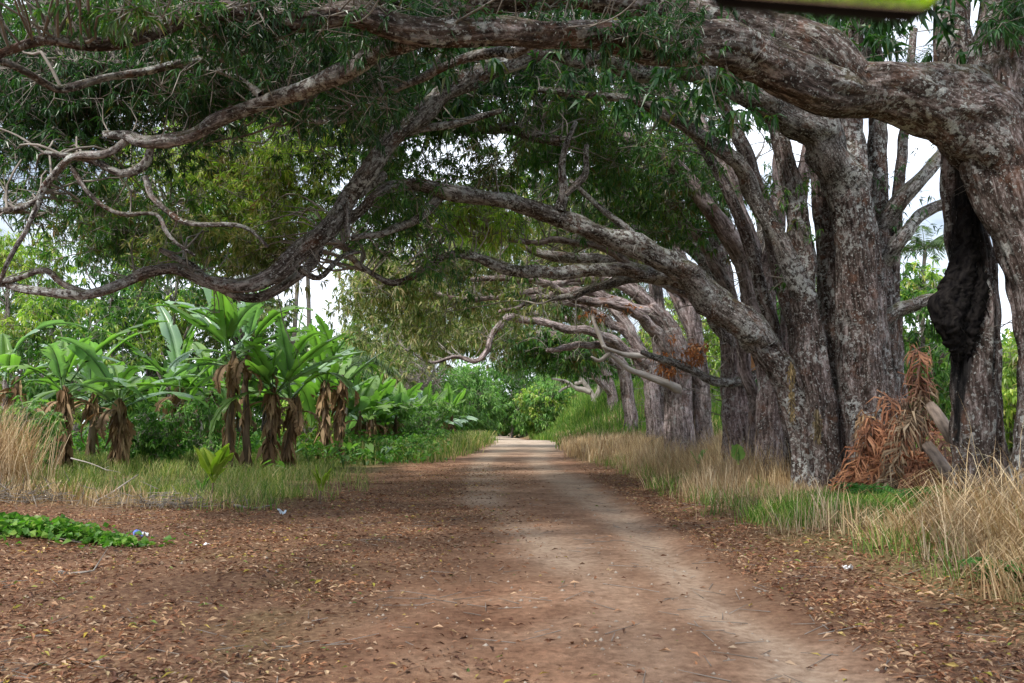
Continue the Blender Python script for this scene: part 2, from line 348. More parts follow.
# ------------------------------------------------------------------ ground and road
def soil_attr(ob, x, y):
    c = road_c(y); d = x-c; j = .5*(fbm(x, y, 1.3, 11)-.5)
    far = sst(14, 26, y)
    wear = 1.15*np.exp(-((x-1.82-.05*sst(9, 6, y)+j*.7)/.33)**2)*sst(32, 20, y)*(.5+.8*fbm(x, y, 2.5, 18)) + .5*np.exp(-((x-.95+j)/.38)**2)*sst(18, 11, y) + 1.0*np.exp(-((x-1.15*sst(20, 9, y)+.55+j*.6)/.36)**2)*sst(32, 20, y)*sst(8, 12, y) + far*1.15*np.exp(-((d+1.2+j*.6)/.4)**2) + far*1.15*np.exp(-((d-1.15+j*.6)/.42)**2)
    wear = np.clip(wear+.22*sst(2.4, 1.4, np.abs(d))*sst(12, 30, y), 0, 1)*sst(2.9, 2.2, np.abs(d))
    bare = np.exp(-((x+.75+.3*np.sin(y*.4))/.55)**2)*sst(11, 7, y); litter = np.clip(sst(.9, -1.4, x+3.2*(fbm(x, y, 3.4, 12)-.5))*sst(34, 17, y)*(1-.8*bare) + sst(2.25, 2.8, x)*sst(60, 20, y), 0, 1)*(1-.3*wear)
    litter = np.clip(litter + .5*sst(.52, .66, fbm(x, y, 1.8, 14))*sst(30, 14, y)*(1-wear), 0, 1)
    green = np.clip(sst(3.4, 4.6, x+j)+sst(-3.6, -6.5, x+2.*(fbm(x, y, 4, 15)-.5))*sst(16.5, 20, y), 0, 1)
    green = np.maximum(green, sst(2.7, 4, np.abs(d+.3))*sst(34, 44, y))
    green = np.maximum(green, .55*sst(.6, .72, fbm(x, y, 1.6, 17))*sst(-1, -3, x)*sst(14, 6, y))
    far_sun = sst(36, 70, y)*sst(2.7, 2.1, np.abs(d))*.9  # paler far road: its sunlight painted into the earth colour
    for k, a in (('wear', wear), ('litter', litter), ('green', green), ('far_sun', far_sun)):
        at = ob.data.attributes.new(k, 'FLOAT', 'POINT'); at.data.foreach_set('value', np.asarray(a, np.float32))
def axis(*spans): return np.unique(np.round(np.concatenate([np.arange(a, b, s) for a, b, s in spans]), 4))
gx = axis((-900, -200, 70), (-200, -40, 8), (-40, -14, 1.), (-14, 9, .14), (9, 40, 1.), (40, 200, 8), (200, 901, 70))
gy = axis((-120, -6, 6), (-6, 3, .5), (3, 30, .14), (30, 60, .35), (60, 120, 1.2), (120, 300, 8), (300, 1301, 100))
X, Y = np.meshgrid(gx, gy); X = X.ravel(); Y = Y.ravel()
Z = gh(X, Y) - .035*sst(2.3, 2.0, np.abs(X-road_c(Y)))*(Y < 140)*(Y > -18)
V = np.column_stack([X, Y, Z]); nx = len(gx)
ii = (np.arange(len(gy)-1)[:, None]*nx+np.arange(nx-1)[None]).ravel()
g = Geo(); g.add(V, np.column_stack([ii, ii+1, ii+nx+1, ii+nx]))
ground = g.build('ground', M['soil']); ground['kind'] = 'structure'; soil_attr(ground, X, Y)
ry = axis((-18, 3, .5), (3, 40, .15), (40, 140, .5)); rx = np.linspace(-1, 1, 41)
A, B = np.meshgrid(rx, ry); hw = 2.22+.22*(vn(ry, ry*0, .9, 21)-.5)+.12*(vn(ry, ry*0, .3, 22)-.5); hw2 = 2.22+.22*(vn(ry, ry*0, .9, 31)-.5)
RX = road_c(B)+A*np.where(A < 0, hw[:, None], hw2[:, None]); RX = RX.ravel(); RY = B.ravel()
RZ = gh(RX, RY)+.012*sst(1., .93, np.abs(A.ravel()))-.012*sst(.97, 1., np.abs(A.ravel()))
ii = (np.arange(len(ry)-1)[:, None]*41+np.arange(40)[None]).ravel()
g = Geo(); g.add(np.column_stack([RX, RY, RZ]), np.column_stack([ii, ii+1, ii+42, ii+41]))
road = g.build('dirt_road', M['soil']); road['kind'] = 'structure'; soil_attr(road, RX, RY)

# ------------------------------------------------------------------ leaf litter
rng = np.random.default_rng(3)
n = 400000; x = rng.uniform(-14, 6.5, n); y = 4.5+rng.random(n)**1.5*34
cl = fbm(x, y, 1.5, 41)
w = .85*sst(.9, -1.4, x+3.2*(fbm(x, y, 3.4, 12)-.5))*(.3+.7*sst(.35, .6, cl))*(1-.8*np.exp(-((x+.75+.3*np.sin(y*.4))/.55)**2)*sst(11, 7, y)) + 1.*sst(2.2, 2.8, x)*sst(5.6, 4.6, x) + .06
w = w*(1-.85*sst(-3.2, -6, x)*sst(17, 20, y))*sst(42, 20, y)
w = np.where((np.abs(x-1.95) < .42) | (np.abs(x-1.2) < .4), w*.35, w)
k = rng.random(n) < w*.62; x = x[k]; y = y[k]; n = len(x)
b = np.column_stack([x, y, gh(x, y)+.012+rng.random(n)*.025])
az = rng.uniform(0, 2*PI, n); d = np.column_stack([np.cos(az), np.sin(az), rng.normal(.05, .22, n)])
L = .028+.085*rng.random(n)**2.; g = Geo()
leaves(g, b, d, L, L*rng.uniform(.2, .38, n), rng, droop=.16, fold=.3, tilt=.35)
tag(g.build('leaf_litter', M['litter'], smooth=False), 'brown and tan fallen leaves strewn over the earth', 'leaf litter', kind='stuff')

rng = np.random.default_rng(4); n = 5200; x = rng.uniform(-9, 4, n); y = 4.6+rng.random(n)**1.6*26; k = rng.random(n) < np.where(np.abs(x-.6) < 2.2, .9, .3)*sst(.3, .6, fbm(x, y, 1.2, 43)); x, y = x[k], y[k]; n = len(x)
r = .006+.022*rng.random(n)**3.5; u = np.array([[1, 0, 0], [0, 1, 0], [-1, 0, 0], [0, -1, 0], [0, 0, .7], [0, 0, -.7]], float)
Vp = np.column_stack([x, y, gh(x, y)+.012])[:, None]+u[None]*r[:, None, None]*rng.uniform(.6, 1.3, (n, 6, 1)); F8 = np.array([[0, 1, 4], [1, 2, 4], [2, 3, 4], [3, 0, 4], [1, 0, 5], [2, 1, 5], [3, 2, 5], [0, 3, 5]])
g = Geo(); g.add(Vp, None, (np.arange(n)[:, None, None]*6+F8[None]).reshape(-1, 3)); tag(g.build('pebbles', M['pebble']), 'small stones and clods scattered over the dirt road', 'pebbles', kind='stuff')
rng = np.random.default_rng(6); n = 1500; x = rng.uniform(-12, 5, n); y = 5+rng.random(n)**1.4*18; k = rng.random(n) < sst(.4, .62, fbm(x, y, 1.7, 44)); x, y = x[k], y[k]; n = len(x); a = rng.uniform(0, 6.3, n); l = rng.uniform(.08, .45, n); x2 = x+np.cos(a)*l; y2 = y+np.sin(a)*l
g = Geo(); segs(g, np.column_stack([x, y, gh(x, y)+.02]), np.column_stack([x2, y2, gh(x2, y2)+.03]), .004, .0025); tag(g.build('twig_litter', M['twig']), 'thin broken twigs lying among the fallen leaves', 'twig litter', kind='stuff')

# ------------------------------------------------------------------ grasses
def tufts(rng, n, xr, yr, wfun, per, spread):
    x = rng.uniform(*xr, n); y = rng.uniform(*yr, n); k = rng.random(n) < wfun(x, y); x, y = x[k], y[k]
    x = np.repeat(x, per)+rng.normal(0, spread, len(x)*per); y = np.repeat(y, per)+rng.normal(0, spread, len(y)*per)
    tl = np.repeat(np.column_stack([np.cos(q := rng.uniform(0, 6.3, len(x)//per)), np.sin(q)]), per, 0)
    return x, y, tl
g = Geo()          # dry verge on the right
x, y, tl = tufts(rng, 5200, (2.9, 9.5), (8.5, 40), lambda x, y: sst(3.2, 4.3, x+1.2*(fbm(x, y, 1.8, 51)-.5)-.75*sst(15, 11, y)-.1*(y > 20))*(.1+.9*sst(.38, .58, fbm(x, y, 1.9, 52)))*(1-.75*(((x-6.0)/1.4)**2+((y-14.6)/1.7)**2 < 1)), 13, .13)
n = len(x); h = rng.uniform(.3, .95, n)*(.55+.45*sst(3.4, 5, x)); h[rng.random(n) < .05] *= 1.4; h *= np.repeat(rng.uniform(.45, 1.35, n//13), 13)*(.6+.8*vn(x, y, .8, 54))*(1-.74*sst(4.2, 5.2, x)*sst(10.5, 12.5, y)*sst(21.5, 19.5, y))
blades(g, np.column_stack([x, y, gh(x, y)-.02]), h, rng.uniform(.006, .013, n), (tl*.25+rng.normal(0, .22, (n, 2))+np.array([-.12, -.05]))*h[:, None], rng)
x, y, tl = tufts(rng, 3200, (2.9, 13), (38, 95), lambda x, y: sst(2.9, 3.8, x-road_c(y)+.6+1.*(fbm(x, y, 2.5, 53)-.5))*sst(80, 45, y), 12, .25)
n = len(x); h = rng.uniform(.45, 1.0, n)
blades(g, np.column_stack([x, y, gh(x, y)-.02]), h, rng.uniform(.02, .04, n), rng.normal(0, .2, (n, 2))*h[:, None], rng)
tag(g.build('dry_grass', M['grass_dry']), 'tall straw coloured dry grass along the right verge', 'dry grass', kind='stuff')
g = Geo()          # drooping straw clumps at the right-hand corner
for cx, cy, s in ((5.45, 10.6, 1.), (5.7, 11.2, .6), (5.2, 9.3, .9), (5.9, 10.1, 1.1), (4.9, 11.2, .5), (4.7, 8.0, .6), (5.2, 8.6, .8)):
    n = 420; x = cx+rng.normal(0, .28, n); y = cy+rng.normal(0, .28, n); h = rng.uniform(.35, 1.15, n)*s
    blades(g, np.column_stack([x, y, gh(x, y)-.02]), h, rng.uniform(.007, .015, n), (rng.normal(0, .35, (n, 2))+np.array([-.45, -.25]))*h[:, None], rng, curl=1.7)
tag(g.build('straw_clumps', M['grass_dry']), 'bent bleached straw clumps spilling towards the road at lower right', 'straw', kind='stuff')
g = Geo()          # green grass mixed into the right verge, and the far bank
x, y, tl = tufts(rng, 1500, (3.0, 7.5), (8, 40), lambda x, y: sst(3.2, 3.7, x-.6*sst(15, 11, y))*sst(6., 4.2, x)*sst(.48, .66, fbm(x, y, 2.0, 55)), 14, .12)
n = len(x); h = rng.uniform(.15, .5, n)
blades(g, np.column_stack([x, y, gh(x, y)-.02]), h, rng.uniform(.008, .014, n), rng.normal(0, .35, (n, 2))*h[:, None], rng)
x, y, tl = tufts(rng, 700, (3.6, 6.8), (12.6, 16.4), lambda x, y: (((x-5.1-.25*(y-14.4))/1.25)**2+((y-14.5)/1.3)**2 < 1)*1., 22, .12)
n = len(x); h = rng.uniform(.15, .42, n)
blades(g, np.column_stack([x, y, gh(x, y)-.02]), h, rng.uniform(.010, .018, n), rng.normal(0, .4, (n, 2))*h[:, None], rng)
x, y, tl = tufts(rng, 6500, (2.4, 26), (50, 150), lambda x, y: sst(2.4, 3.4, x-road_c(y)+.4+1.2*(fbm(x, y, 3, 56)-.5))*sst(45, 66, y), 12, .35)
n = len(x); h = rng.uniform(.7, 1.5, n)*(.6+.4*sst(3, 6, x))
blades(g, np.column_stack([x, y, gh(x, y)-.02]), h, rng.uniform(.04, .075, n), rng.normal(0, .22, (n, 2))*h[:, None], rng)
tag(g.build('green_grass', M['grass_green']), 'bright green grass on the right verge and far bank', 'grass', kind='stuff')
g = Geo()          # left verge
x, y, tl = tufts(rng, 7000, (-20, -1.5), (16.5, 44), lambda x, y: sst(-3.4, -6, x+2.6*(fbm(x, y, 2.4, 57)-.5)+.12*np.minimum(0, 22-y)*-1)*sst(16.4, 18.9, y+4.2*(fbm(x, y, 1.9, 58)-.5))*(.1+.9*sst(.42, .6, fbm(x, y, 1.9, 59))), 14, .15)
n = len(x); h = rng.uniform(.15, .5, n)*(.8+.5*(vn(x, y, 2, 60)))
blades(g, np.column_stack([x, y, gh(x, y)-.02]), h, rng.uniform(.009, .018, n), rng.normal(0, .38, (n, 2))*h[:, None], rng)
x, y, tl = tufts(rng, 1700, (-9, -1.6), (38, 120), lambda x, y: sst(-1.9, -2.6, x-road_c(y)+.5), 12, .3)
n = len(x); h = rng.uniform(.3, 1.1, n)
blades(g, np.column_stack([x, y, gh(x, y)-.02]), h, rng.uniform(.03, .05, n), rng.normal(0, .3, (n, 2))*h[:, None], rng)
tag(g.build('verge_grass', M['grass_mixed']), 'short green and yellow grass on the left verge', 'grass', kind='stuff')
g = Geo()          # tall straw at the left edge
for cx, cy, s, k in ((-10.7, 18.8, 1.7, 380), (-10.9, 19.3, 1.9, 300), (-11.3, 19.6, 2.4, 460), (-11.2, 19.9, 2.2, 300), (-9.3, 18.3, .55, 200), (-8.0, 18.0, .5, 200), (-6.9, 17.9, .4, 200), (-10.2, 18., .6, 260), (-5.9, 18.0, .4, 150)):
    x = cx+rng.normal(0, .42, k); y = cy+rng.normal(0, .35, k); h = rng.uniform(.35, 1., k)*s
    blades(g, np.column_stack([x, y, gh(x, y)-.02]), h, rng.uniform(.009, .018, k), rng.normal(0, .34, (k, 2))*h[:, None], rng, curl=1.3)
tag(g.build('tall_straw', M['grass_dry']), 'tall dry straw and flattened hay at the left edge', 'straw', kind='stuff')

# ------------------------------------------------------------------ trees
def path(pp, Yoff=0.):
    a = np.array([[*P(q[0], q[1], q[2]), RAD(q[3], q[2])] for q in pp]); return a[:, :3], a[:, 3]
class Tree:
    def __init__(s, name, label, base, cat='tree', group=None, bk='bark', lb='bark_limb', seed=1):
        s.rng = np.random.default_rng(seed); s.o = np.array(base, float); s.root = thing(name, label, cat, tuple(s.o), group)
        s.bk = bk; s.lb = lb; s.samp = []; s.tw = Geo(); s.tr = Geo(); s.name = name; s.cr = {}
    def stem(s, pts, rad, sides=28, flute=.16, rough=.07, aux=None, wig=.03):
        r = tube(s.tr, pts, np.asarray(rad)*.86, int(sides*1.5), .1, rough, s.rng, wig, flute); s.samp.append(r)
        return r
    def limb(s, pts, rad, sides=14, rough=.12, wig=.06, mat=None, leafy=True, name='limb'):
        g = Geo(); r = tube(g, pts, rad, sides, .13 if rad[0] > .1 else .1, rough, s.rng, wig)
        if leafy: s.samp.append(r)
        g.build(name, M[mat or s.lb], s.root, s.o); return r
    def spray(s, centres, mat, K=20, per=11, spread=.55, L=(.14, .24), wr=.2, droop=.35, hi=True, down=.55, tw=.022, stems=True, flat=.7):
        """foliage clumps: a twig grows from the nearest limb to each centre and whorls of leaves hang on side twigs"""
        rng = s.rng; centres = np.atleast_2d(centres); S = np.concatenate(s.samp)
        g = s.cr.setdefault(mat, Geo()); B = []; D = []; ta = []; tb = []
        for c in centres:
            if stems:
                dd = np.linalg.norm(S[:, :3]-c, axis=1)+.6*np.maximum(0, S[:, 2]-c[2]-.3); i = np.argmin(dd+rng.uniform(0, .5, len(dd)))
                a = S[i, :3]; L0 = np.linalg.norm(c-a)
                if L0 > .3:
                    mid = (a+c)/2+rng.normal(0, .12, 3)*L0+np.array([0, 0, .1*L0]); r0 = min(tw*(.7+.2*L0), S[i, 3]*.6, .05)
                    q = tube(s.tw, [a, a*.6+mid*.4+rng.normal(0, .05, 3)*L0, mid, c], [r0, r0*.8, r0*.6, r0*.35], 5, .22, .12, rng, .02)
            off = rng.normal(0, 1, (K, 3)); off = nz(off)*(rng.random((K, 1))**.45)*spread*1.5; off[:, 2] *= flat
            nodes = c+rng.normal(0, .55, (5, 3))*spread*[1, 1, flat]; ni = np.argmin(np.linalg.norm((c+off)[:, None]-nodes[None], axis=2)+rng.uniform(0, .3, (K, 5))*spread, axis=1)
            ends = c+off; ta.append(nodes[ni]); tb.append(ends); ta.append(np.repeat(c[None], 5, 0)); tb.append(nodes)
            ax = nz(nz(off)+np.array([0, 0, .25])+rng.normal(0, .3, (K, 3)))
            B.append(np.repeat(ends, per, 0)-np.repeat(ax, per, 0)*rng.uniform(0, .09, (K*per, 1))*1.3)
            D.append(np.repeat(ax, per, 0)*.5+nz(rng.normal(0, 1, (K*per, 3)))*.95+np.array([0, 0, -down]))
        B = np.concatenate(B); D = np.concatenate(D); n = len(B); LL = rng.uniform(*L, n)
        leaves(g, B, D, LL, LL*wr*rng.uniform(.8, 1.2, n), rng, droop, .2, hi)
        if stems: segs(s.tw, np.concatenate(ta), np.concatenate(tb), tw*.32, tw*.18)
    def bare(s, n, lo, hi, sel=None, up=(0, 0, .2), kids=5, r0=.016):
        """leafless twigs"""
        rng = s.rng; S = np.concatenate(s.samp) if sel is None else sel
        for i in rng.integers(0, len(S), n):
            a = S[i, :3]; L = rng.uniform(lo, hi); d = nz(rng.normal(0, 1, 3)+np.array(up))
            p1 = a+d*L*.5+rng.normal(0, .1, 3)*L; p2 = p1+nz(d+rng.normal(0, .5, 3))*L*.5
            q = tube(s.tw, [a, p1, p2], [r0, r0*.7, r0*.3], 4, .2, .1, rng, .02)
            if kids:
                m = q[rng.integers(len(q)//3, len(q), kids), :3]; e = m+nz(rng.normal(0, 1, (kids, 3))+d*.7)*rng.uniform(.2, .5, (kids, 1))*L
                segs(s.tw, m, e, r0*.4, r0*.15)
    def finish(s):
        if s.tr.n: s.tr.build('trunk', M[s.bk], s.root, s.o)
        if s.tw.n: o = s.tw.build('twigs', M['twig'], s.root, s.o); o['kind'] = 'stuff'
        for k, g in s.cr.items(): o = g.build('crown', M[k], s.root, s.o, smooth=False)
        return s.root
def blob(rng, n, px, py, Y, sx, sy, sY):
    """n points spread round a place seen at (px,py) Y metres off"""
    a = np.clip(rng.normal(0, .55, (n, 3)), -1.1, 1.1)
    return np.array([P(px+sx*q[0], py+sy*q[1], max(6.5, Y+sY*q[2])) for q in a])
def box(rng, n, x, y, z): return np.column_stack([rng.uniform(*x, n), rng.uniform(*y, n), rng.uniform(*z, n)])
def gpt(px, Y): p = P(px, 430, Y); p[2] = gh(p[0], p[1]); return p

# ------------------------------------------------------------------ the avenue on the right
AV = 'old avenue trees along the right of the road'
# nearest tree: two stems and the great limb over the road
t = Tree('avenue_tree', 'huge near tree with a charred hollow and a thick limb arching over the road', gpt(1000, 14.4), 'tree', AV, seed=11)
R = t.rng
p, r = path([(978, 552, 15, 33), (978, 480, 15, 29), (977, 400, 15, 27), (974, 320, 15, 26), (968, 240, 15, 25), (964, 160, 15, 26), (958, 80, 15.1, 24), (950, 0, 15.2, 20), (944, -70, 15.4, 15), (935, -180, 15.6, 9)])
cs = t.stem(p, r, 36, .12, .07)
av = t.tr.v[-1]; yy = av[:, 1]*CP+(av[:, 2]-CAMH)*SP; zz = -av[:, 1]*SP+(av[:, 2]-CAMH)*CP; ax_ = 512+F*av[:, 0]/yy; ay_ = 341.5-F*zz/yy
hw_ = np.interp(ay_, [120, 160, 240, 310, 350, 390, 430, 450], [.1, 9, 20, 23, 14, 7, 4, .1]); t.tr.a[-1] = sst(1.25, .8, np.abs(ax_-np.interp(ay_, [60, 240, 320, 440, 540], [958, 968, 962, 957, 962]))/hw_+.5*(fbm(ax_, ay_, 14, 90)-.5))*(av[:, 1] < 15.1)
p, r = path([(1050, 560, 14, 44), (1048, 480, 14, 38), (1050, 400, 14, 37), (1048, 320, 14, 36), (1036, 255, 14, 37), (1014, 195, 14, 42), (1000, 140, 14, 46), (1000, 80, 14, 40), (1010, 10, 14, 32), (1024, -80, 14, 24), (1030, -200, 14, 14)])
t.stem(p, r, 36, .10, .07)
p, r = path([(1006, 165, 14.1, 40), (975, 122, 13.95, 46), (935, 104, 13.8, 38), (890, 95, 13.6, 32), (845, 86, 13.3, 31), (800, 74, 13, 32), (755, 58, 12.6, 30), (700, 45, 12.1, 26), (620, 36, 11.6, 21), (530, 36, 11.1, 18), (440, 27, 10.7, 18), (370, 22, 10.4, 17), (300, 24, 10, 15), (250, 10, 9.8, 13), (200, 10, 9.6, 12), (150, 30, 9.4, 10), (100, 46, 9.2, 8.5), (40, 50, 9, 6.5), (-50, 60, 8.8, 4)])
t.limb(p, r*np.interp(np.arange(len(r)), [0, 2, 6, 9], [1, .95, .8, .78]), 36, .13, .06, 'bark')
p, r = path([(858, 88, 13.4, 24), (810, 52, 13.3, 30), (755, 25, 13.2, 28), (680, 8, 12.8, 23), (600, 2, 12.4, 18), (500, 3, 12, 15), (420, 6, 11.6, 13), (330, -12, 11, 10), (200, -40, 10.5, 6)])
t.limb(p, r*.8, 30, .15, .06, 'bark')
p, r = path([(430, 30, 10.7, 9), (385, 58, 11.2, 9), (345, 75, 11.6, 9), (300, 85, 11.8, 8.5), (258, 97, 11.9, 8), (225, 122, 12, 7.6), (195, 140, 12, 7.2), (150, 147, 12, 6.6), (125, 135, 12, 5), (98, 128, 12, 3.5)])
t.limb(p, r, 14, .16, .05)
for q in ([(150, 148, 12, 5), (144, 166, 12, 5.2), (125, 178, 12, 4.8), (98, 165, 12, 4.2), (70, 156, 12, 3.6), (40, 148, 12, 2.6)],
          [(128, 138, 12, 5), (105, 158, 12, 4.6), (75, 165, 12, 4.2), (52, 185, 12, 3.8), (38, 200, 12, 3.8), (0, 205, 12, 3.2), (-40, 215, 12, 2.6)],
          [(40, 198, 12, 3.4), (28, 235, 12, 2.8), (8, 272, 12, 2.4), (-15, 310, 12, 1.8)],
          [(145, 176, 12, 3.4), (152, 195, 12, 3.4), (175, 208, 12, 3.2), (205, 222, 12, 3), (245, 230, 12, 2.6), (266, 250, 12, 2)],
          [(72, 168, 12, 2.6), (90, 192, 12, 2.6), (118, 206, 12, 2.6), (150, 212, 12, 2.5), (165, 232, 12, 2.3), (195, 255, 12, 1.6)],
          [(0, 60, 9.1, 4), (60, 80, 9.8, 4.5), (130, 78, 10.6, 4.5), (200, 62, 11, 4), (260, 40, 11, 4)],
          [(262, 95, 11.9, 5), (215, 72, 12.4, 4), (150, 70, 12.8, 3.5), (80, 60, 13, 2.6)],
          [(560, 36, 11.3, 7), (500, 60, 12.3, 6), (430, 70, 13, 5), (350, 110, 13.6, 4), (290, 120, 14, 3)]):
    p, r = path(q); t.limb(p, r*.85, 12, .22, .06)
hg = Geo()
for q in ([(966, 200, 14.8, 7), (964, 240, 14.78, 10), (958, 280, 14.72, 13), (953, 305, 14.7, 15), (955, 332, 14.72, 11), (958, 352, 14.8, 6), (958, 366, 14.86, 2)], [(978, 255, 14.75, 6), (977, 290, 14.72, 10), (972, 318, 14.7, 12), (969, 342, 14.74, 7), (967, 360, 14.8, 3)], [(944, 292, 14.75, 6), (938, 305, 14.72, 9), (942, 322, 14.72, 8), (948, 340, 14.72, 4)]):
    p, r = path(q); tube(hg, p, r, 30, .03, .16, R, .02, .06); hv = np.concatenate(hg.v); hs = [len(q_) for q_ in hg.v]; dn = .045*(fbm(hv[:, 0]*1.+hv[:, 1], hv[:, 2]*.45, .09, 70)-.5)+.03*(vn(hv[:, 0], hv[:, 2], .03, 71)-.5); hv = hv+np.column_stack([dn*1.2, -np.abs(dn)*1.3, dn*.4]); hg.v = np.split(hv, np.cumsum(hs)[:-1])
sp = hv[R.integers(0, len(hv), 90)]; sp = sp[sp[:, 2] < np.percentile(hv[:, 2], 75)]; segs(hg, sp, sp+np.column_stack([R.normal(0, .04, len(sp)), R.normal(-.02, .02, len(sp)), -R.uniform(.06, .28, len(sp))]), .012, .003)
hg.build('charred_hollow', M['char'], t.root, t.o)
p, r = path([(940, 180, 15, 9), (925, 205, 15.1, 6), (905, 225, 15.3, 4)])
crown1 = [blob(R, 70, 140, 70, 16.3, 220, 85, .8), blob(R, 22, 330, 60, 16.6, 120, 45, .7)]
# dark foliage over the top left
for b in ((95, 150, 60, 14.2, 210, 80, 1.4), (46, 45, 105, 14, 80, 60, 1.2), (26, 310, 60, 14.2, 80, 40, 1.6), (9, 400, 12, 12.5, 50, 22, 1), (18, 200, 20, 11.4, 160, 35, .7)):
    crown1.append(blob(R, *b))
crown1 = np.concatenate(crown1)
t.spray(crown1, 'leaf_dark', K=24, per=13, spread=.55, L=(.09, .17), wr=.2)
t.spray(blob(R, 28, 60, 185, 13.4, 90, 45, .7), 'leaf', K=13, per=11, spread=.42, L=(.09, .16))
t.spray(blob(R, 10, 80, 10, 9, 90, 25, 1), 'leaf', K=18, per=12, spread=.4, L=(.09, .16))
t.spray(blob(R, 5, 1015, 15, 13.3, 16, 18, .6), 'leaf_dark', K=12, per=10, spread=.35, L=(.14, .22))
t.spray(box(R, 60, (-10, 3), (-4, 7.5), (8., 10.)), 'leaf_dark', K=16, per=9, spread=.9, L=(.22, .36), wr=.28, hi=False, tw=.005)  # foliage added out of view overhead to keep the near ground shaded
t.spray(box(R, 75, (-5, 8), (7, 18), (8., 10.5)), 'leaf_dark', K=16, per=9, spread=.8, L=(.22, .36), wr=.26, hi=False, tw=.005)
t.bare(80, .35, 1.1, kids=6, r0=.013)
t.spray(blob(R, 16, 620, 25, 11.6, 90, 24, .5), 'leaf_dark', K=14, per=11, spread=.38, L=(.09, .16))
t.spray(blob(R, 14, 420, 25, 10.9, 80, 24, .4), 'leaf_dark', K=14, per=11, spread=.35, L=(.09, .16))
t.spray(blob(R, 14, 240, 14, 9.9, 80, 18, .4), 'leaf_dark', K=14, per=11, spread=.35, L=(.09, .16))
t.finish()

# second tree: a cluster of stems
t = Tree('avenue_tree', 'broad many-stemmed lichen-spotted tree with dead brown fronds piled at its foot', gpt(850, 20.4), 'tree', AV, seed=22)
R = t.rng
p, r = path([(872, 520, 20, 40), (869, 460, 20, 35), (866, 390, 20, 31), (862, 320, 20, 28), (858, 250, 20, 25), (851, 190, 20, 24), (850, 140, 20.2, 15), (855, 60, 20.4, 11), (862, -40, 20.6, 7)]); t.stem(p, r, 32, .16, .08)
p, r = path([(828, 512, 20, 26), (820, 440, 20, 21), (813, 360, 20, 18), (806, 290, 20, 15), (797, 220, 20, 13), (783, 150, 20.2, 11), (765, 90, 20.4, 9), (740, 30, 20.6, 6)]); t.stem(p, r, 28, .16, .08)
p, r = path([(846, 508, 20.8, 26), (840, 420, 20.8, 22), (834, 330, 20.8, 19), (828, 240, 20.8, 15), (818, 160, 20.8, 12), (800, 90, 21, 9), (780, 20, 21.2, 6)]); t.stem(p, r, 28, .16, .08)
p, r = path([(890, 500, 21.2, 18), (886, 400, 21.2, 15), (882, 300, 21.2, 13), (880, 200, 21.2, 12), (876, 100, 21.2, 10.5), (872, 20, 21.2, 9), (868, -60, 21.2, 6)]); t.stem(p, r, 20, .12, .1)
p, r = path([(815, 505, 21.6, 20), (812, 430, 21.6, 17), (800, 350, 21.7, 14), (782, 270, 21.8, 12), (762, 200, 22, 10), (735, 130, 22.3, 8), (700, 70, 22.6, 5)]); t.stem(p, r, 20, .14, .1)
p, r = path([(812, 510, 20.4, 22), (808, 455, 20.3, 18), (797, 410, 20.2, 17), (779, 368, 20, 18), (752, 329, 19.8, 16.5), (722, 302, 19.5, 12)]); t.stem(p, r, 24, .16, .08)
for q in ([(797, 500, 22.4, 12), (786, 400, 22.4, 9), (765, 300, 22.4, 8.5), (738, 215, 22.5, 7.5), (705, 150, 22.6, 6), (660, 95, 22.8, 4)], [(858, 500, 22, 13), (855, 380, 22, 10), (846, 270, 22, 9), (838, 170, 22.1, 8), (842, 80, 22.2, 6.5), (850, -20, 22.4, 4)],
          [(905, 500, 21.4, 12), (900, 400, 21.4, 9), (893, 310, 21.4, 8), (896, 220, 21.5, 7), (905, 120, 21.6, 5.5), (915, 30, 21.8, 4)]):
    p, r = path(q); t.stem(p, r, 18, .14, .1)
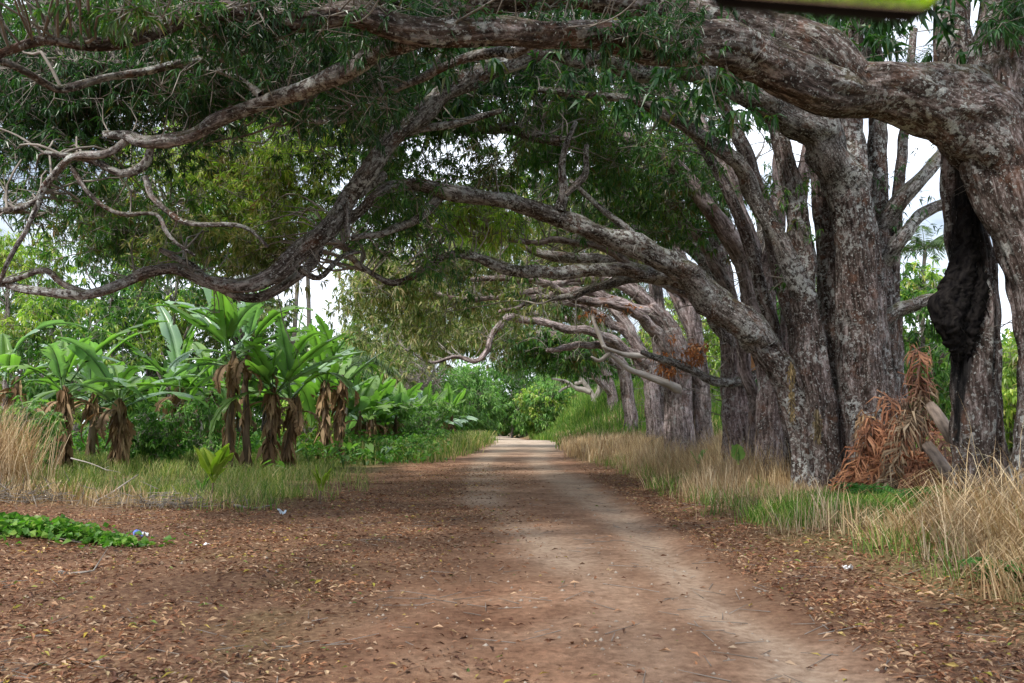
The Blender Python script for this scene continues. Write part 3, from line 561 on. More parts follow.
big = [[(851, 200, 20, 22), (830, 150, 19.6, 21), (800, 125, 19.3, 19), (765, 100, 19, 15.5), (730, 84, 18.7, 14), (690, 73, 18.4, 12.5), (640, 65, 18, 12), (590, 55, 17.6, 12.5), (555, 50, 17.3, 12), (515, 58, 17, 11.5), (475, 76, 16.8, 11), (435, 103, 16.5, 10.5), (400, 132, 16.3, 9.5), (370, 168, 16, 9.5), (347, 203, 15.8, 9.5), (325, 232, 15.6, 10.5), (300, 252, 15.5, 9.5), (270, 272, 15.4, 9), (240, 285, 15.3, 7.5), (212, 283, 15.2, 6.5), (180, 268, 15.1, 5.8), (150, 275, 15, 5.6), (120, 285, 15, 5.2), (80, 293, 15, 5), (40, 288, 15, 4.6), (0, 282, 15, 4), (-50, 270, 15, 3)],
       [(763, 345, 19.9, 16), (750, 327, 19.8, 19), (720, 300, 19.5, 18), (685, 277, 19.2, 16), (650, 256, 18.9, 15), (610, 237, 18.6, 13.5), (575, 219, 18.3, 12), (540, 209, 18, 11), (500, 203, 17.8, 10.5), (455, 195, 17.5, 10), (412, 184, 17.2, 8.5), (380, 192, 16.9, 7), (352, 215, 16.7, 6.5), (330, 236, 16.5, 6.5), (305, 268, 16.2, 6.5), (275, 291, 16, 6.5), (245, 297, 15.8, 6), (215, 285, 15.7, 5), (190, 262, 15.6, 4.4), (160, 245, 15.5, 3.4)],
       [(790, 385, 20.2, 12), (750, 325, 20.3, 11), (718, 296, 20.2, 10.5), (685, 280, 20, 10), (640, 274, 19.8, 9), (590, 272, 19.5, 8.5), (550, 271, 19.2, 8), (510, 268, 19, 8), (478, 256, 18.8, 6.5), (445, 258, 18.6, 5.5), (415, 277, 18.4, 4.8), (390, 283, 18.2, 4), (368, 268, 18, 3.6), (345, 241, 17.6, 3)],
       [(560, 140, 19.6, 6), (500, 128, 20, 6), (420, 135, 20.3, 5.5), (340, 140, 20.5, 5), (270, 160, 20.5, 4.4), (205, 185, 20.5, 3.6), (150, 215, 20.4, 2.6)],
       [(806, 300, 20, 12), (788, 262, 19.8, 11), (765, 215, 19.6, 10.5), (745, 175, 19.4, 10), (720, 148, 19.2, 9), (690, 128, 19, 8), (650, 108, 18.8, 7), (600, 95, 18.6, 5.5), (540, 90, 18.4, 4)]]
L2 = []
for q in big:
    p, r = path(q); L2.append(t.limb(p, r*np.interp(np.arange(len(r)), [0, 3, 7], [.95, .9, .95] if q is big[0] else [.9, .8, .74]), 20, .22, .05))
for q in ([(885, 262, 21.15, 10), (903, 232, 20.8, 8), (925, 213, 21, 7), (952, 203, 21.2, 6), (990, 192, 21.4, 4)],
          [(882, 228, 21.15, 10), (905, 192, 20.8, 9), (928, 168, 21, 8), (952, 148, 21.2, 7), (985, 128, 21.4, 5)],
          [(872, 335, 20.4, 10), (900, 312, 20.4, 8), (928, 299, 20.5, 7), (965, 290, 20.6, 5)],
          [(440, 194, 17.4, 6), (420, 214, 17.2, 5), (395, 226, 17, 4.5), (372, 235, 16.8, 4), (350, 240, 16.6, 3.5)],
          [(560, 211, 18.1, 6), (566, 190, 18.1, 5.5), (562, 168, 18.1, 4.5), (568, 145, 18, 3.5), (575, 120, 18, 2.5)],
          [(565, 195, 18.1, 4.5), (585, 170, 18.2, 3.8), (590, 145, 18.2, 3)],
          [(640, 250, 18.9, 6), (625, 225, 18.8, 4.5), (600, 205, 18.7, 3.5), (570, 185, 18.6, 2.5)],
          [(340, 206, 15.8, 6), (348, 198, 16, 5.5), (362, 192, 16.3, 5), (385, 178, 16.6, 5)],
          [(346, 205, 15.7, 4.5), (345, 222, 15.6, 4.2), (346, 236, 15.5, 3)],
          [(400, 135, 16.3, 5), (440, 128, 16.6, 5), (470, 118, 16.8, 4), (500, 112, 17, 3)],
          [(85, 293, 15, 4), (62, 283, 15, 3.8), (45, 272, 15, 3.6), (20, 276, 15, 3.2), (-30, 290, 15, 2.5)],
          [(300, 268, 15.6, 4), (318, 275, 15.8, 3.2), (338, 255, 16, 2.6), (356, 250, 16.2, 2)]):
    p, r = path(q); t.limb(p, r*.85, 12, .22, .06)
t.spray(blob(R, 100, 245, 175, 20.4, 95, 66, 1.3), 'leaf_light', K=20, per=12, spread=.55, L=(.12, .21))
t.spray(blob(R, 30, 240, 240, 19.6, 85, 35, 1.), 'leaf_brown', K=14, per=10, spread=.5, L=(.14, .24))
t.spray(blob(R, 44, 125, 225, 20, 70, 46, 1.3), 'leaf', K=15, per=10, spread=.5, L=(.14, .24))
t.spray(blob(R, 70, 470, 115, 19.6, 90, 58, 1.6), 'leaf', K=18, per=11, spread=.5, L=(.12, .21))
t.spray(blob(R, 26, 385, 160, 21, 45, 45, .8), 'leaf', K=16, per=11, spread=.5, L=(.12, .21))
t.spray(blob(R, 26, 395, 215, 18.5, 45, 50, 1.5), 'leaf', K=16, per=11, spread=.5, L=(.12, .21))
t.spray(blob(R, 36, 590, 125, 21.8, 100, 45, 1.4), 'leaf', K=18, per=11, spread=.55, L=(.13, .22))
t.spray(blob(R, 50, 420, 60, 20, 160, 40, 2), 'leaf_dark', K=18, per=10, spread=.65, L=(.18, .3))
t.spray(blob(R, 60, 200, 105, 22.8, 190, 60, 1.2), 'leaf', K=18, per=10, spread=.65, L=(.18, .3))
t.spray(blob(R, 14, 905, 65, 21, 30, 50, 1), 'leaf_dark', K=6, per=7, spread=.5, L=(.14, .22), tw=.014)
t.spray(blob(R, 14, 905, 190, 21, 30, 60, 1), 'leaf_dark', K=5, per=5, spread=.5, L=(.12, .2), tw=.014)
t.spray(blob(R, 10, 770, 210, 20.5, 50, 80, 1), 'leaf', K=8, per=8, spread=.4, L=(.12, .2), tw=.014)
t.spray(box(R, 55, (-3, 9), (17, 24), (10.6, 13)), 'leaf_dark', K=16, per=9, spread=.9, L=(.3, .46), wr=.27, hi=False, tw=.018)
t.bare(110, .4, 1.2, np.concatenate(L2), kids=6, r0=.013); t.bare(40, .5, 1.3, up=(0, 0, .5))
t.finish()

def avenue(seed, label, Y, px, stems, limbs, dead=(), sprays=(), top=None, bk='bark_pale', lb='bark_far', nb=50, fluted=.14):
    t = Tree('avenue_tree', label, gpt(px, Y), 'tree', AV, bk, lb, seed)
    for q in stems: p, r = path(q); t.stem(p, r, 24, fluted, .07)
    for q in limbs: p, r = path(q); t.limb(p, r*.85, 12, .16, .06)
    for q in dead: p, r = path(q); t.limb(p, r, 8, .12, .05, 'deadwood', False, 'dead_limb')
    for a in sprays: t.spray(blob(t.rng, *a[0]), *a[1:2], **a[2])
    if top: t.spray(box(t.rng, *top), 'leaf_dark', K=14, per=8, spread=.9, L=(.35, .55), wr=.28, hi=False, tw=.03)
    t.bare(nb, .8, 2., r0=.022)
    return t
S1 = dict(K=16, per=10, spread=.6, L=(.17, .28), hi=False, wr=.22)
S2 = dict(K=16, per=9, spread=.75, L=(.22, .36), hi=False, wr=.24)
S3 = dict(K=16, per=8, spread=.95, L=(.3, .5), hi=False, wr=.26)
avenue(33, 'slim straight-stemmed tree half hidden just behind the broad clustered tree', 25, 772,
    [[(773, 490, 25, 21), (771, 440, 25, 17), (769, 380, 25, 16), (764, 330, 25, 15), (766, 280, 25, 12), (778, 210, 25.2, 10), (782, 140, 25.4, 8), (772, 60, 25.6, 6), (760, -20, 26, 4)],
     [(790, 485, 25.6, 14), (792, 400, 25.6, 12), (790, 300, 25.6, 11), (800, 200, 25.8, 9), (812, 120, 26, 7), (820, 30, 26.2, 5)]],
    [[(792, 480, 26.5, 9), (778, 390, 26.5, 8), (752, 300, 26.5, 7), (720, 225, 26.4, 6), (682, 175, 26.2, 4.6), (640, 150, 26, 3)],
     [(757, 482, 27, 9), (752, 400, 27, 7.5), (736, 320, 27, 7), (706, 250, 27, 6.4), (668, 205, 26.8, 5), (620, 180, 26.5, 3.4)],
     [(764, 335, 25, 13), (745, 265, 24.8, 12), (722, 228, 24.6, 11), (695, 195, 24.4, 10), (668, 165, 24.2, 8.5), (635, 138, 24, 7), (580, 115, 23.8, 5), (520, 110, 23.5, 3)],
     [(768, 300, 25, 9), (748, 230, 25.3, 8), (722, 160, 25.6, 7), (690, 110, 26, 6), (650, 60, 26.2, 4)],
     [(766, 350, 25, 9), (738, 318, 24.9, 8), (700, 300, 24.8, 7), (660, 282, 24.6, 6), (610, 255, 24.4, 5), (560, 240, 24.2, 4), (500, 240, 24, 3)]],
    (), [((60, 640, 175, 25.5, 95, 60, 2), 'leaf', S1), ((30, 690, 205, 27.5, 70, 40, 2), 'leaf', S1), ((34, 560, 160, 25, 60, 50, 2), 'leaf', S1), ((30, 470, 215, 24, 70, 25, 2), 'leaf_light', S1)],
    (26, (-1, 9), (25, 30), (11.5, 15))).finish()
t = avenue(44, 'stout pinkish-grey trunk with an orange split patch and a dark broken side branch', 29.5, 738,
    [[(738, 488, 29.5, 24), (738, 450, 29.5, 20), (737, 400, 29.5, 18), (734, 350, 29.5, 17), (728, 310, 29.5, 14), (722, 270, 29.5, 11), (712, 210, 29.7, 9), (695, 150, 30, 7), (670, 90, 30.4, 5)]],
    [[(728, 325, 29.5, 10), (695, 290, 29.3, 9), (645, 268, 29, 8), (595, 262, 28.7, 7), (545, 252, 28.4, 5.5), (490, 235, 28, 4), (440, 225, 27.6, 3)],
     [(722, 275, 29.5, 9), (690, 240, 29.7, 8), (640, 205, 30, 7), (580, 190, 30.2, 5), (520, 185, 30.4, 3)],
     [(733, 345, 29.4, 10), (708, 305, 29.2, 9), (672, 282, 29, 8), (630, 278, 28.7, 6.6), (588, 288, 28.4, 5), (550, 300, 28.2, 3)],
     [(730, 310, 29.5, 9), (706, 265, 29.6, 8), (668, 235, 29.8, 7), (622, 228, 30, 5.4), (570, 240, 30, 3.6)],
     [(738, 340, 29.5, 8), (752, 290, 29.7, 7), (760, 230, 30, 6), (750, 160, 30.3, 4)],
     [(776, 371, 28.8, 5), (748, 376, 28.8, 5.5), (716, 381, 28.8, 5.5), (692, 372, 28.8, 5), (660, 358, 28.8, 4), (640, 349, 28.8, 3)]],
    (), [((46, 560, 225, 31.5, 90, 45, 2), 'leaf_brown', S1), ((20, 440, 262, 30.5, 75, 45, 2), 'leaf', S1), ((22, 440, 262, 30, 75, 45, 2), 'leaf_brown', S1), ((22, 385, 275, 29, 35, 40, 1.5), 'leaf_brown', S1), ((16, 610, 215, 32, 60, 25, 2), 'leaf', S1)],
    (22, (0, 9), (30, 36), (12, 16)), lb='bark_limb', nb=120)
gq = Geo(); p, r = path([(752, 334, 29.0, 4), (752, 345, 28.98, 7), (752, 365, 28.98, 7), (750, 380, 29.0, 3)]); tube(gq, p, r, 14, .1, .08, t.rng); gq.build('split_wood', M['cut'], t.root, t.o)
t.spray(blob(t.rng, 6, 690, 362, 28.8, 16, 14, .4), 'leaf_orange', K=7, per=5, spread=.2, L=(.12, .22), hi=False, wr=.3, tw=.01)
t.finish()
t = avenue(55, 'cluster of three knobbly trunks with tufts of orange dead leaves', 37, 690,
    [[(683, 470, 37, 15), (683, 430, 37, 12), (682, 390, 37, 11), (679, 350, 37, 10.5), (668, 325, 37, 9.5), (650, 305, 37, 8.5)],
     [(703, 468, 37.6, 14), (703, 420, 37.6, 11), (699, 370, 37.6, 10), (694, 325, 37.6, 9), (688, 285, 37.8, 8), (676, 240, 38, 6), (655, 190, 38.4, 4)],
     [(672, 465, 38.4, 10), (671, 420, 38.4, 8), (668, 370, 38.4, 7.5), (662, 320, 38.4, 6.5), (655, 275, 38.6, 5), (640, 235, 39, 4)]],
    [[(681, 368, 36.9, 9), (662, 338, 36.7, 8), (642, 318, 36.5, 7), (612, 305, 36.2, 6.2), (578, 297, 35.8, 5.5), (540, 285, 35.4, 4.5), (500, 276, 35, 3.5), (455, 282, 34.6, 2.5)],
     [(702, 385, 37.5, 8), (680, 345, 37.3, 7.5), (652, 316, 37, 6.8), (618, 300, 36.6, 5.8), (580, 290, 36.2, 4.6), (538, 300, 35.8, 3.4), (500, 312, 35.5, 2)],
     [(697, 345, 37.6, 7.5), (682, 305, 37.8, 7), (655, 272, 38, 6), (612, 256, 38, 5), (560, 258, 38, 3.6), (510, 270, 38, 2.2)],
     [(676, 350, 38.3, 6.5), (648, 300, 38.2, 5.6), (615, 275, 38, 4.8), (570, 268, 37.8, 3.6), (520, 285, 37.6, 2)],
     [(690, 300, 37.7, 8), (662, 268, 37.5, 7), (622, 240, 37.2, 6), (580, 226, 36.8, 5), (520, 222, 36.4, 4), (460, 235, 36, 2.6)],
     [(652, 306, 37, 7), (618, 285, 36.8, 6), (580, 278, 36.4, 5), (530, 292, 36, 4), (480, 300, 35.6, 3), (430, 290, 35, 2)]],
    [[(680, 390, 36.9, 5), (655, 378, 36.5, 3.8), (628, 369, 36.2, 2.8), (608, 351, 36, 2.2), (598, 328, 36, 2.2), (588, 305, 36, 1.)], [(680, 368, 36.8, 3), (650, 356, 36.3, 2.2), (635, 357, 36.2, 3), (620, 354, 36, 2.), (603, 347, 35.9, 1.5)], [(610, 353, 36, 2.4), (598, 360, 36, 2), (590, 358, 36, 1)]],
    [((30, 560, 245, 38.5, 85, 25, 2), 'leaf_brown', S2), ((46, 455, 280, 37.5, 80, 40, 2), 'leaf_brown', S2), ((26, 620, 215, 40, 80, 25, 2), 'leaf', S2), ((26, 400, 300, 36.5, 50, 40, 2), 'leaf_brown', S2)],
    (18, (1, 9), (37, 44), (13, 17)), bk='bark_far', nb=170)
t.spray(blob(t.rng, 9, 668, 360, 36.5, 14, 18, .5), 'leaf_orange', K=9, per=6, spread=.28, L=(.14, .24), hi=False, wr=.3, tw=.01)
t.spray(blob(t.rng, 6, 618, 315, 36.2, 30, 12, .5), 'leaf_orange', K=7, per=5, spread=.28, L=(.14, .24), hi=False, wr=.3, tw=.01)
t.spray(blob(t.rng, 6, 690, 348, 37, 14, 8, .5), 'leaf_orange', K=9, per=6, spread=.28, L=(.14, .24), hi=False, wr=.3, tw=.01)
t.finish()
avenue(66, 'leaning pale trunk sending one long crooked bare limb down towards the road', 46, 655,
    [[(656, 458, 46, 12), (655, 425, 46, 10), (652, 390, 46, 9), (645, 358, 46, 8.5), (632, 335, 46, 7), (615, 310, 46.2, 6), (590, 280, 46.6, 4)],
     [(666, 456, 46.8, 9), (664, 410, 46.8, 7.5), (660, 360, 46.8, 7), (656, 310, 47, 6), (650, 260, 47.4, 4)]],
    [[(646, 365, 45.9, 7), (622, 346, 45.5, 6.2), (590, 332, 45, 5.2), (550, 325, 44.5, 4.6), (512, 317, 44, 4.4), (497, 330, 43.6, 3.8), (486, 350, 43.4, 3.3), (474, 362, 43.2, 2.8), (456, 357, 43, 2.3), (432, 361, 42.6, 1.7), (405, 352, 42.4, .8)],
     [(650, 385, 46, 6.5), (634, 358, 46, 6), (608, 345, 45.8, 5), (575, 345, 45.4, 4), (545, 352, 45, 2.6)],
     [(657, 330, 46.8, 6), (640, 300, 46.8, 5.4), (610, 282, 46.6, 4.6), (570, 284, 46.2, 3.4), (530, 296, 46, 2)],
     [(634, 338, 46, 6), (600, 315, 45.8, 5), (560, 300, 45.4, 4), (510, 295, 45, 3), (460, 300, 44.6, 2.2)]],
    (), [((46, 540, 300, 48.5, 80, 28, 2.5), 'leaf_brown', S2), ((40, 430, 320, 46.5, 60, 30, 2), 'leaf_brown', S2), ((30, 600, 280, 47, 50, 25, 2), 'leaf', S2)],
    (16, (1, 9), (47, 54), (13, 17)), bk='bark_far', nb=170).finish()
avenue(77, 'thin grey trunk second from the far end, crown hanging dark and low', 56, 630,
    [[(631, 452, 56, 10), (630, 420, 56, 8), (627, 385, 56, 7.5), (620, 362, 56, 7), (608, 340, 56, 6), (590, 310, 56.4, 4)]],
    [[(622, 368, 56, 6), (596, 345, 55.6, 5.2), (565, 336, 55, 4.4), (530, 336, 54.4, 3.6), (495, 348, 53.6, 2.6)],
     [(610, 345, 56, 5), (575, 320, 55.6, 4), (535, 315, 55, 3), (490, 318, 54.5, 2)]],
    (), [((56, 545, 340, 56, 62, 22, 3), 'leaf', S3), ((30, 470, 332, 55, 40, 20, 2), 'leaf_brown', S3), ((16, 590, 350, 57, 25, 18, 2), 'leaf', S3)],
    (24, (-2, 9), (56, 64), (12, 16)), bk='bark_far', nb=60).finish()
avenue(88, 'last small grey trunk at the far end of the row, one limb leaning left', 68, 614,
    [[(614, 446, 68, 8), (613, 415, 68, 6.5), (611, 390, 68, 6), (604, 365, 68, 5), (590, 340, 68.5, 3)]],
    [[(612, 395, 68, 5), (598, 378, 67.6, 4.6), (578, 364, 67, 3.8), (555, 355, 66.4, 3), (525, 352, 66, 2)]],
    (), [((34, 560, 358, 68, 48, 14, 3), 'leaf', S3), ((16, 600, 350, 70, 20, 16, 2), 'leaf', S3)],
    (30, (-5, 10), (68, 78), (10, 14)), bk='bark_far', nb=30).finish()
# bleached dead tree past the row
t = Tree('dead_tree', 'bleached leafless dead tree leaning left beyond the row of trunks', gpt(598, 76), 'dead tree', None, 'deadwood', 'deadwood', 99)
p, r = path([(600, 428, 76, 4), (596, 405, 76, 3), (588, 388, 76, 2.8), (578, 375, 76, 2.4), (568, 366, 76, 1.6)]); t.stem(p, r, 12, .1, .1)
for q in ([(590, 392, 76, 3), (578, 388, 76, 2.4), (566, 382, 76, 1.8), (552, 380, 76, 1)], [(594, 402, 76, 3), (600, 385, 76, 2.6), (597, 370, 76, 2)], [(583, 382, 76, 2), (570, 385, 76, 1.5), (560, 392, 76, 1)]):
    p, r = path(q); t.limb(p, r, 8)
t.bare(14, 1., 2.5, r0=.05); t.finish()

# ------------------------------------------------------------------ banana plants
def banana_leaf(az, el, L, W, bend, base, rng, torn=.5):
    az0 = az
    g = Geo(); n = 26; s = np.linspace(0, 1, n+1); e = el-bend*s**1.4
    dirs = np.stack([np.cos(az)*np.cos(e), np.sin(az)*np.cos(e), np.sin(e)], -1)
    c = np.array(base)+np.concatenate([[np.zeros(3)], np.cumsum((dirs[1:]+dirs[:-1])/2*L/n, 0)])
    side = np.array([-math.sin(az), math.cos(az), 0]); up = np.cross(dirs, side[None])*-1
    up = np.where(up[:, 2:3] < 0, -up, up)
    prof = W*np.where(s < .2, .07, np.sin(PI*np.clip((s-.17)/.83, 0, 1)**.72)**.62); prof[-1] = .02
    V = [c]; Q = []; cnt = n+1
    for sg in (-1, 1):
        i = 0
        while i < n:
            k = int(rng.integers(1, 4)) if rng.random() < torn else int(rng.integers(5, 10)); j = min(n, i+k)
            a = rng.uniform(-.5, .35)+(1.2*rng.random()**2 if torn > .3 else .15); sk = rng.uniform(-.05, .12)*L*torn
            idx = np.arange(i, j+1); mid = c[idx]+(side*sg*math.cos(-.25)+up[idx]*.25)*(prof[idx]*.5)[:, None]
            o = mid+(side*sg*math.cos(a)-up[idx]*math.sin(a))*(prof[idx]*.5)[:, None]+dirs[idx]*(np.linspace(0, 1, len(idx))*sk*.0+.06*L*prof[idx]/W)[:, None]
            if torn > .3 and j < n: o[-1] += -dirs[j]*.06*L*rng.random(); o[0] += dirs[i]*.05*L*rng.random()
            V += [mid, o]; m = len(idx)
            for q in range(m-1):
                Q.append((idx[q], idx[q]+1, cnt+q+1, cnt+q)); Q.append((cnt+q, cnt+q+1, cnt+m+q+1, cnt+m+q))
            cnt += 2*m; i = j
    g.add(np.concatenate(V), np.array(Q))
    r = np.linspace(.028, .006, n+1); segs(g, c[:-1]-up[:-1]*.012, c[1:]-up[1:]*.012, r[:-1], r[1:])
    return g
def banana(label, loc, H, nl, seed, upright=.5, Ls=(2., 2.8), W=.3, skirt=26, lean=(0, 0), group='banana plants on the left of the road', torn=.55, hang=3):
    rng = np.random.default_rng(seed); root = thing('banana_plant', label, 'banana plant', tuple(loc), group)
    g = Geo(); top = np.array([lean[0], lean[1], H])
    cl = tube(g, [(0, 0, -.1), (lean[0]*.2, lean[1]*.2, H*.35), (lean[0]*.6, lean[1]*.6, H*.7), top], [.15, .12, .095, .07], 14, .15, .08, rng, .02)
    g.build('pseudostem', M['banana_stem'], root)
    tl = rng.normal(0, .16, 2)
    for i in range(nl):
        az = i*2.4+rng.uniform(-.7, .7); f = i/max(1, nl-1); el = (1.45-f**.8*(1.45-(upright-.35)*.8))+rng.uniform(-.25, .25)
        LL = rng.uniform(*Ls)*(1 if rng.random() > .25 else .65); bd = rng.uniform(.25, 1.5)*(1.25-upright*.5)+(1.2 if rng.random() < .15 else 0)
        gl = banana_leaf(az, el, LL, W*rng.uniform(.75, 1.2), bd, top+np.array([tl[0]*(1-f), tl[1]*(1-f), -.1-.65*f*rng.random()]), rng, min(1., torn*rng.uniform(.5, 1.3)))
        mt = 'banana_pale' if rng.random() < .3 else 'banana_leaf'
        gl.build('leaf', M[mt], root)
    for i in range(hang):       # withered leaves hanging down the stem
        az = rng.uniform(0, 6.3); gl = banana_leaf(az, .2, rng.uniform(1.3, 1.9), W*.55, 2.6, top-np.array([0, 0, .35+.3*rng.random()]), rng, 1.)
        gl.build('withered_leaf', M['banana_dead'], root)
    if skirt:
        g = Geo(); n = skirt*4; i = rng.integers(0, len(cl), n); az = rng.uniform(0, 6.3, n); rr = cl[i, 3]*1.05
        b = cl[i, :3]+np.column_stack([np.cos(az)*rr, np.sin(az)*rr, 0*az]); L = np.minimum(rng.uniform(.25, .95, n), b[:, 2]*.95+.06)
        d = np.column_stack([np.cos(az)*.1, np.sin(az)*.1, -np.ones(n)])+rng.normal(0, .17, (n, 3))
        leaves(g, b, d, L, rng.uniform(.08, .22, n), rng, .0, .35, True, .6); o = g.build('dead_leaves', M['banana_dead'], root)
    return root
def bpos(px, Y): return gpt(px, Y)
near = [  # label, px, Y, H, leaves, upright, length, skirt, lean
    ('tall banana plant with a slim bare dark stem, left one of a close pair', 229, 29, 4.2, 8, .55, (1.9, 2.7), 22, (.1, 0)),
    ('tall banana plant with a slim bare dark stem, right one of a close pair', 247, 29.6, 4.5, 8, .5, (1.9, 2.6), 8, (-.1, 0)),
    ('banana plant with a thick shaggy stem just right of the dark pair', 269, 30, 3.2, 8, .75, (2.2, 3.), 48, (.12, 0)),
    ('banana plant with a leaning shaggy stem and upright broad leaves beside the thick one', 287, 30.6, 2.9, 7, .85, (2.2, 3.), 44, (.3, 0)),
    ('banana plant with a thin skirted stem, left half of the pair nearest the road', 324, 36, 3.2, 7, .75, (2.3, 3.1), 40, (0, 0)),
    ('banana plant with tall fan of leaves, right half of the pair nearest the road', 339, 36.5, 3.3, 8, .8, (2.5, 3.4), 40, (.12, 0)),
    ('banana plant with a brown ragged stem behind the tall straw', 63, 26, 2.3, 7, .6, (1.8, 2.5), 60, (0, 0)),
    ('banana plant with drooping grey-green leaves at the left edge of the picture', 12, 28, 2.9, 8, .4, (2., 2.7), 30, (.1, 0)),
    ('banana plant wrapped in a fat skirt of dead leaves between two leafy ones', 121, 27, 2.5, 7, .6, (1.9, 2.5), 80, (-.1, 0)),
    ('low banana plant with wide glossy leaves left of the pale post', 176, 33, 2.9, 8, .3, (2.3, 3.), 24, (.1, 0)),
    ('banana plant with yellow-green leaves standing behind the straw clump', 92, 31, 2.6, 7, .7, (2., 2.7), 20, (0, 0)),
    ('short banana plant peeping out behind the dark-stemmed pair', 212, 35, 2.4, 7, .6, (2.2, 2.8), 20, (0, 0)),
    ('banana plant with upright leaves in front of the young palm', 305, 42, 2.9, 7, .85, (2.5, 3.2), 20, (0, 0)),
]
rh = np.random.default_rng(12)
for i, a in enumerate(near): banana(a[0], bpos(a[1], a[2]), a[3]*rh.uniform(.82, 1.12), a[4]+int(rh.integers(0, 3)), 300+i, min(1.05, a[5]+.18), (a[6][0]*1.15, a[6][1]*1.5), .37, a[7], a[8], 'banana plants on the left of the road', .9)
GR = 'banana plants massed farther along the left side of the road'
FL = 'upright bright green banana plant in the distant mass left of the road'
protos = [banana(FL, bpos(372, 48), 2., 8, 400, .95, (2.2, 3.0), .55, 10, (0, 0), GR, .35, 1), banana(FL, bpos(402, 56), 1.7, 7, 401, 1., (2.2, 3.0), .55, 8, (.1, 0), GR, .25, 1), banana(FL, bpos(430, 62), 2.1, 8, 402, .9, (2.2, 2.9), .55, 10, (0, 0), GR, .4, 1)]
rng = np.random.default_rng(77)
for i in range(34):
    px = rng.uniform(352, 452); Yb = 46+(px-352)/100*26+rng.uniform(-3, 14)
    dup(protos[i % 3], tuple(bpos(px, Yb)), rng.uniform(0, 6.3), rng.uniform(.75, 1.15), FL)
for i in range(10):
    px = rng.uniform(-10, 330); Yb = rng.uniform(40, 52)
    dup(protos[i % 3], tuple(bpos(px, Yb)), rng.uniform(0, 6.3), rng.uniform(.9, 1.3), 'banana plant in the hazy back rows behind the near banana stems', 'banana plants in the back rows')

# low leafy crop between the banana rows
rng = np.random.default_rng(78); g = Geo(); n = 2600
x = rng.uniform(-27, -3.4, n); y = rng.uniform(35, 66, n); k = (x < -3.4-.02*(y-35)) & (rng.random(n) < sst(.3, .5, fbm(x, y, 3, 61))) & (x > -.62*y); x, y = x[k], y[k]; n = len(x)
top = rng.uniform(.5, 1.25, n)*(.6+.6*vn(x, y, 4, 62)); per = 16
c = np.repeat(np.column_stack([x, y, gh(x, y)]), per, 0); off = rng.normal(0, .38, c.shape); off[:, 2] = np.repeat(top, per)*rng.random(n*per)**.55
d = rng.normal(0, 1, c.shape); d[:, 2] = d[:, 2]*.4-.15; L = rng.uniform(.14, .30, n*per)
leaves(g, c+off, d, L, L*.62, rng, .25, .15, False, .5)
tag(g.build('crop_foliage', M['leaf_bush'], smooth=False), 'low green leafy crop filling the ground between banana rows', 'crop', kind='stuff')

# broad-leaved taro plants
def taro(label, loc, seed, n=9, h=(.4, 1.), s=.42):
    rng = np.random.default_rng(seed); root = thing('taro_plant', label, 'taro plant', tuple(loc), 'broad-leaved plants by the banana stems'); st = Geo()
    for i in range(n):
        az = rng.uniform(0, 6.3); hh = rng.uniform(*h); e = np.array([math.cos(az)*.45*hh, math.sin(az)*.45*hh, hh])
        tube(st, [(0, 0, 0), e*[.3, .3, .6], e], [.016, .012, .008], 5, .12, .05, rng)
        gl = Geo(); d = np.array([math.cos(az), math.sin(az), -.55+rng.uniform(-.3, .5)]); d = nz(d); sd_ = nz(np.cross(d, [0, 0, 1.])); L = s*rng.uniform(.7, 1.2)
        nn = np.cross(sd_, d); prof = [(-.28, .16), (-.18, .34), (.05, .40), (.35, .31), (.65, .16), (1., .0)]
        V = []; 
        for a, b_ in prof: V += [e+d*a*L+sd_*b_*L+nn*.08*L*(b_/.4), e+d*max(a, -.05)*L, e+d*a*L-sd_*b_*L+nn*.08*L*(b_/.4)]
        Q = []
        for k in range(len(prof)-1): Q += [(3*k, 3*k+1, 3*k+4, 3*k+3), (3*k+1, 3*k+2, 3*k+5, 3*k+4)]
        gl.add(np.array(V), np.array(Q)); gl.build('leaf', M['banana_pale' if rng.random() < .3 else 'banana_leaf'], root)
    st.build('stalks', M['banana_leaf'], root)
for i, (lb, px, Yb) in enumerate((('broad-leaved taro plant at the foot of the banana pair nearest the road', 344, 33), ('broad-leaved taro plant with pale upturned leaves just left of the nearest banana pair', 309, 33), ('broad-leaved taro plant left of the dark banana stems, in front of the crop', 166, 31),
        ('broad-leaved taro plant beside the dead-leaf-skirted banana stem', 145, 30), ('small broad-leaved taro plant at the base of the shaggy banana stems', 276, 28.5), ('broad-leaved taro plant in front of the crop near the road bend', 365, 36), ('broad-leaved taro plant between the crop and the road verge', 392, 40))):
    taro(lb, gpt(px, Yb), 500+i, 8 if i != 4 else 4, (.35, .95) if i != 4 else (.25, .5), .42)

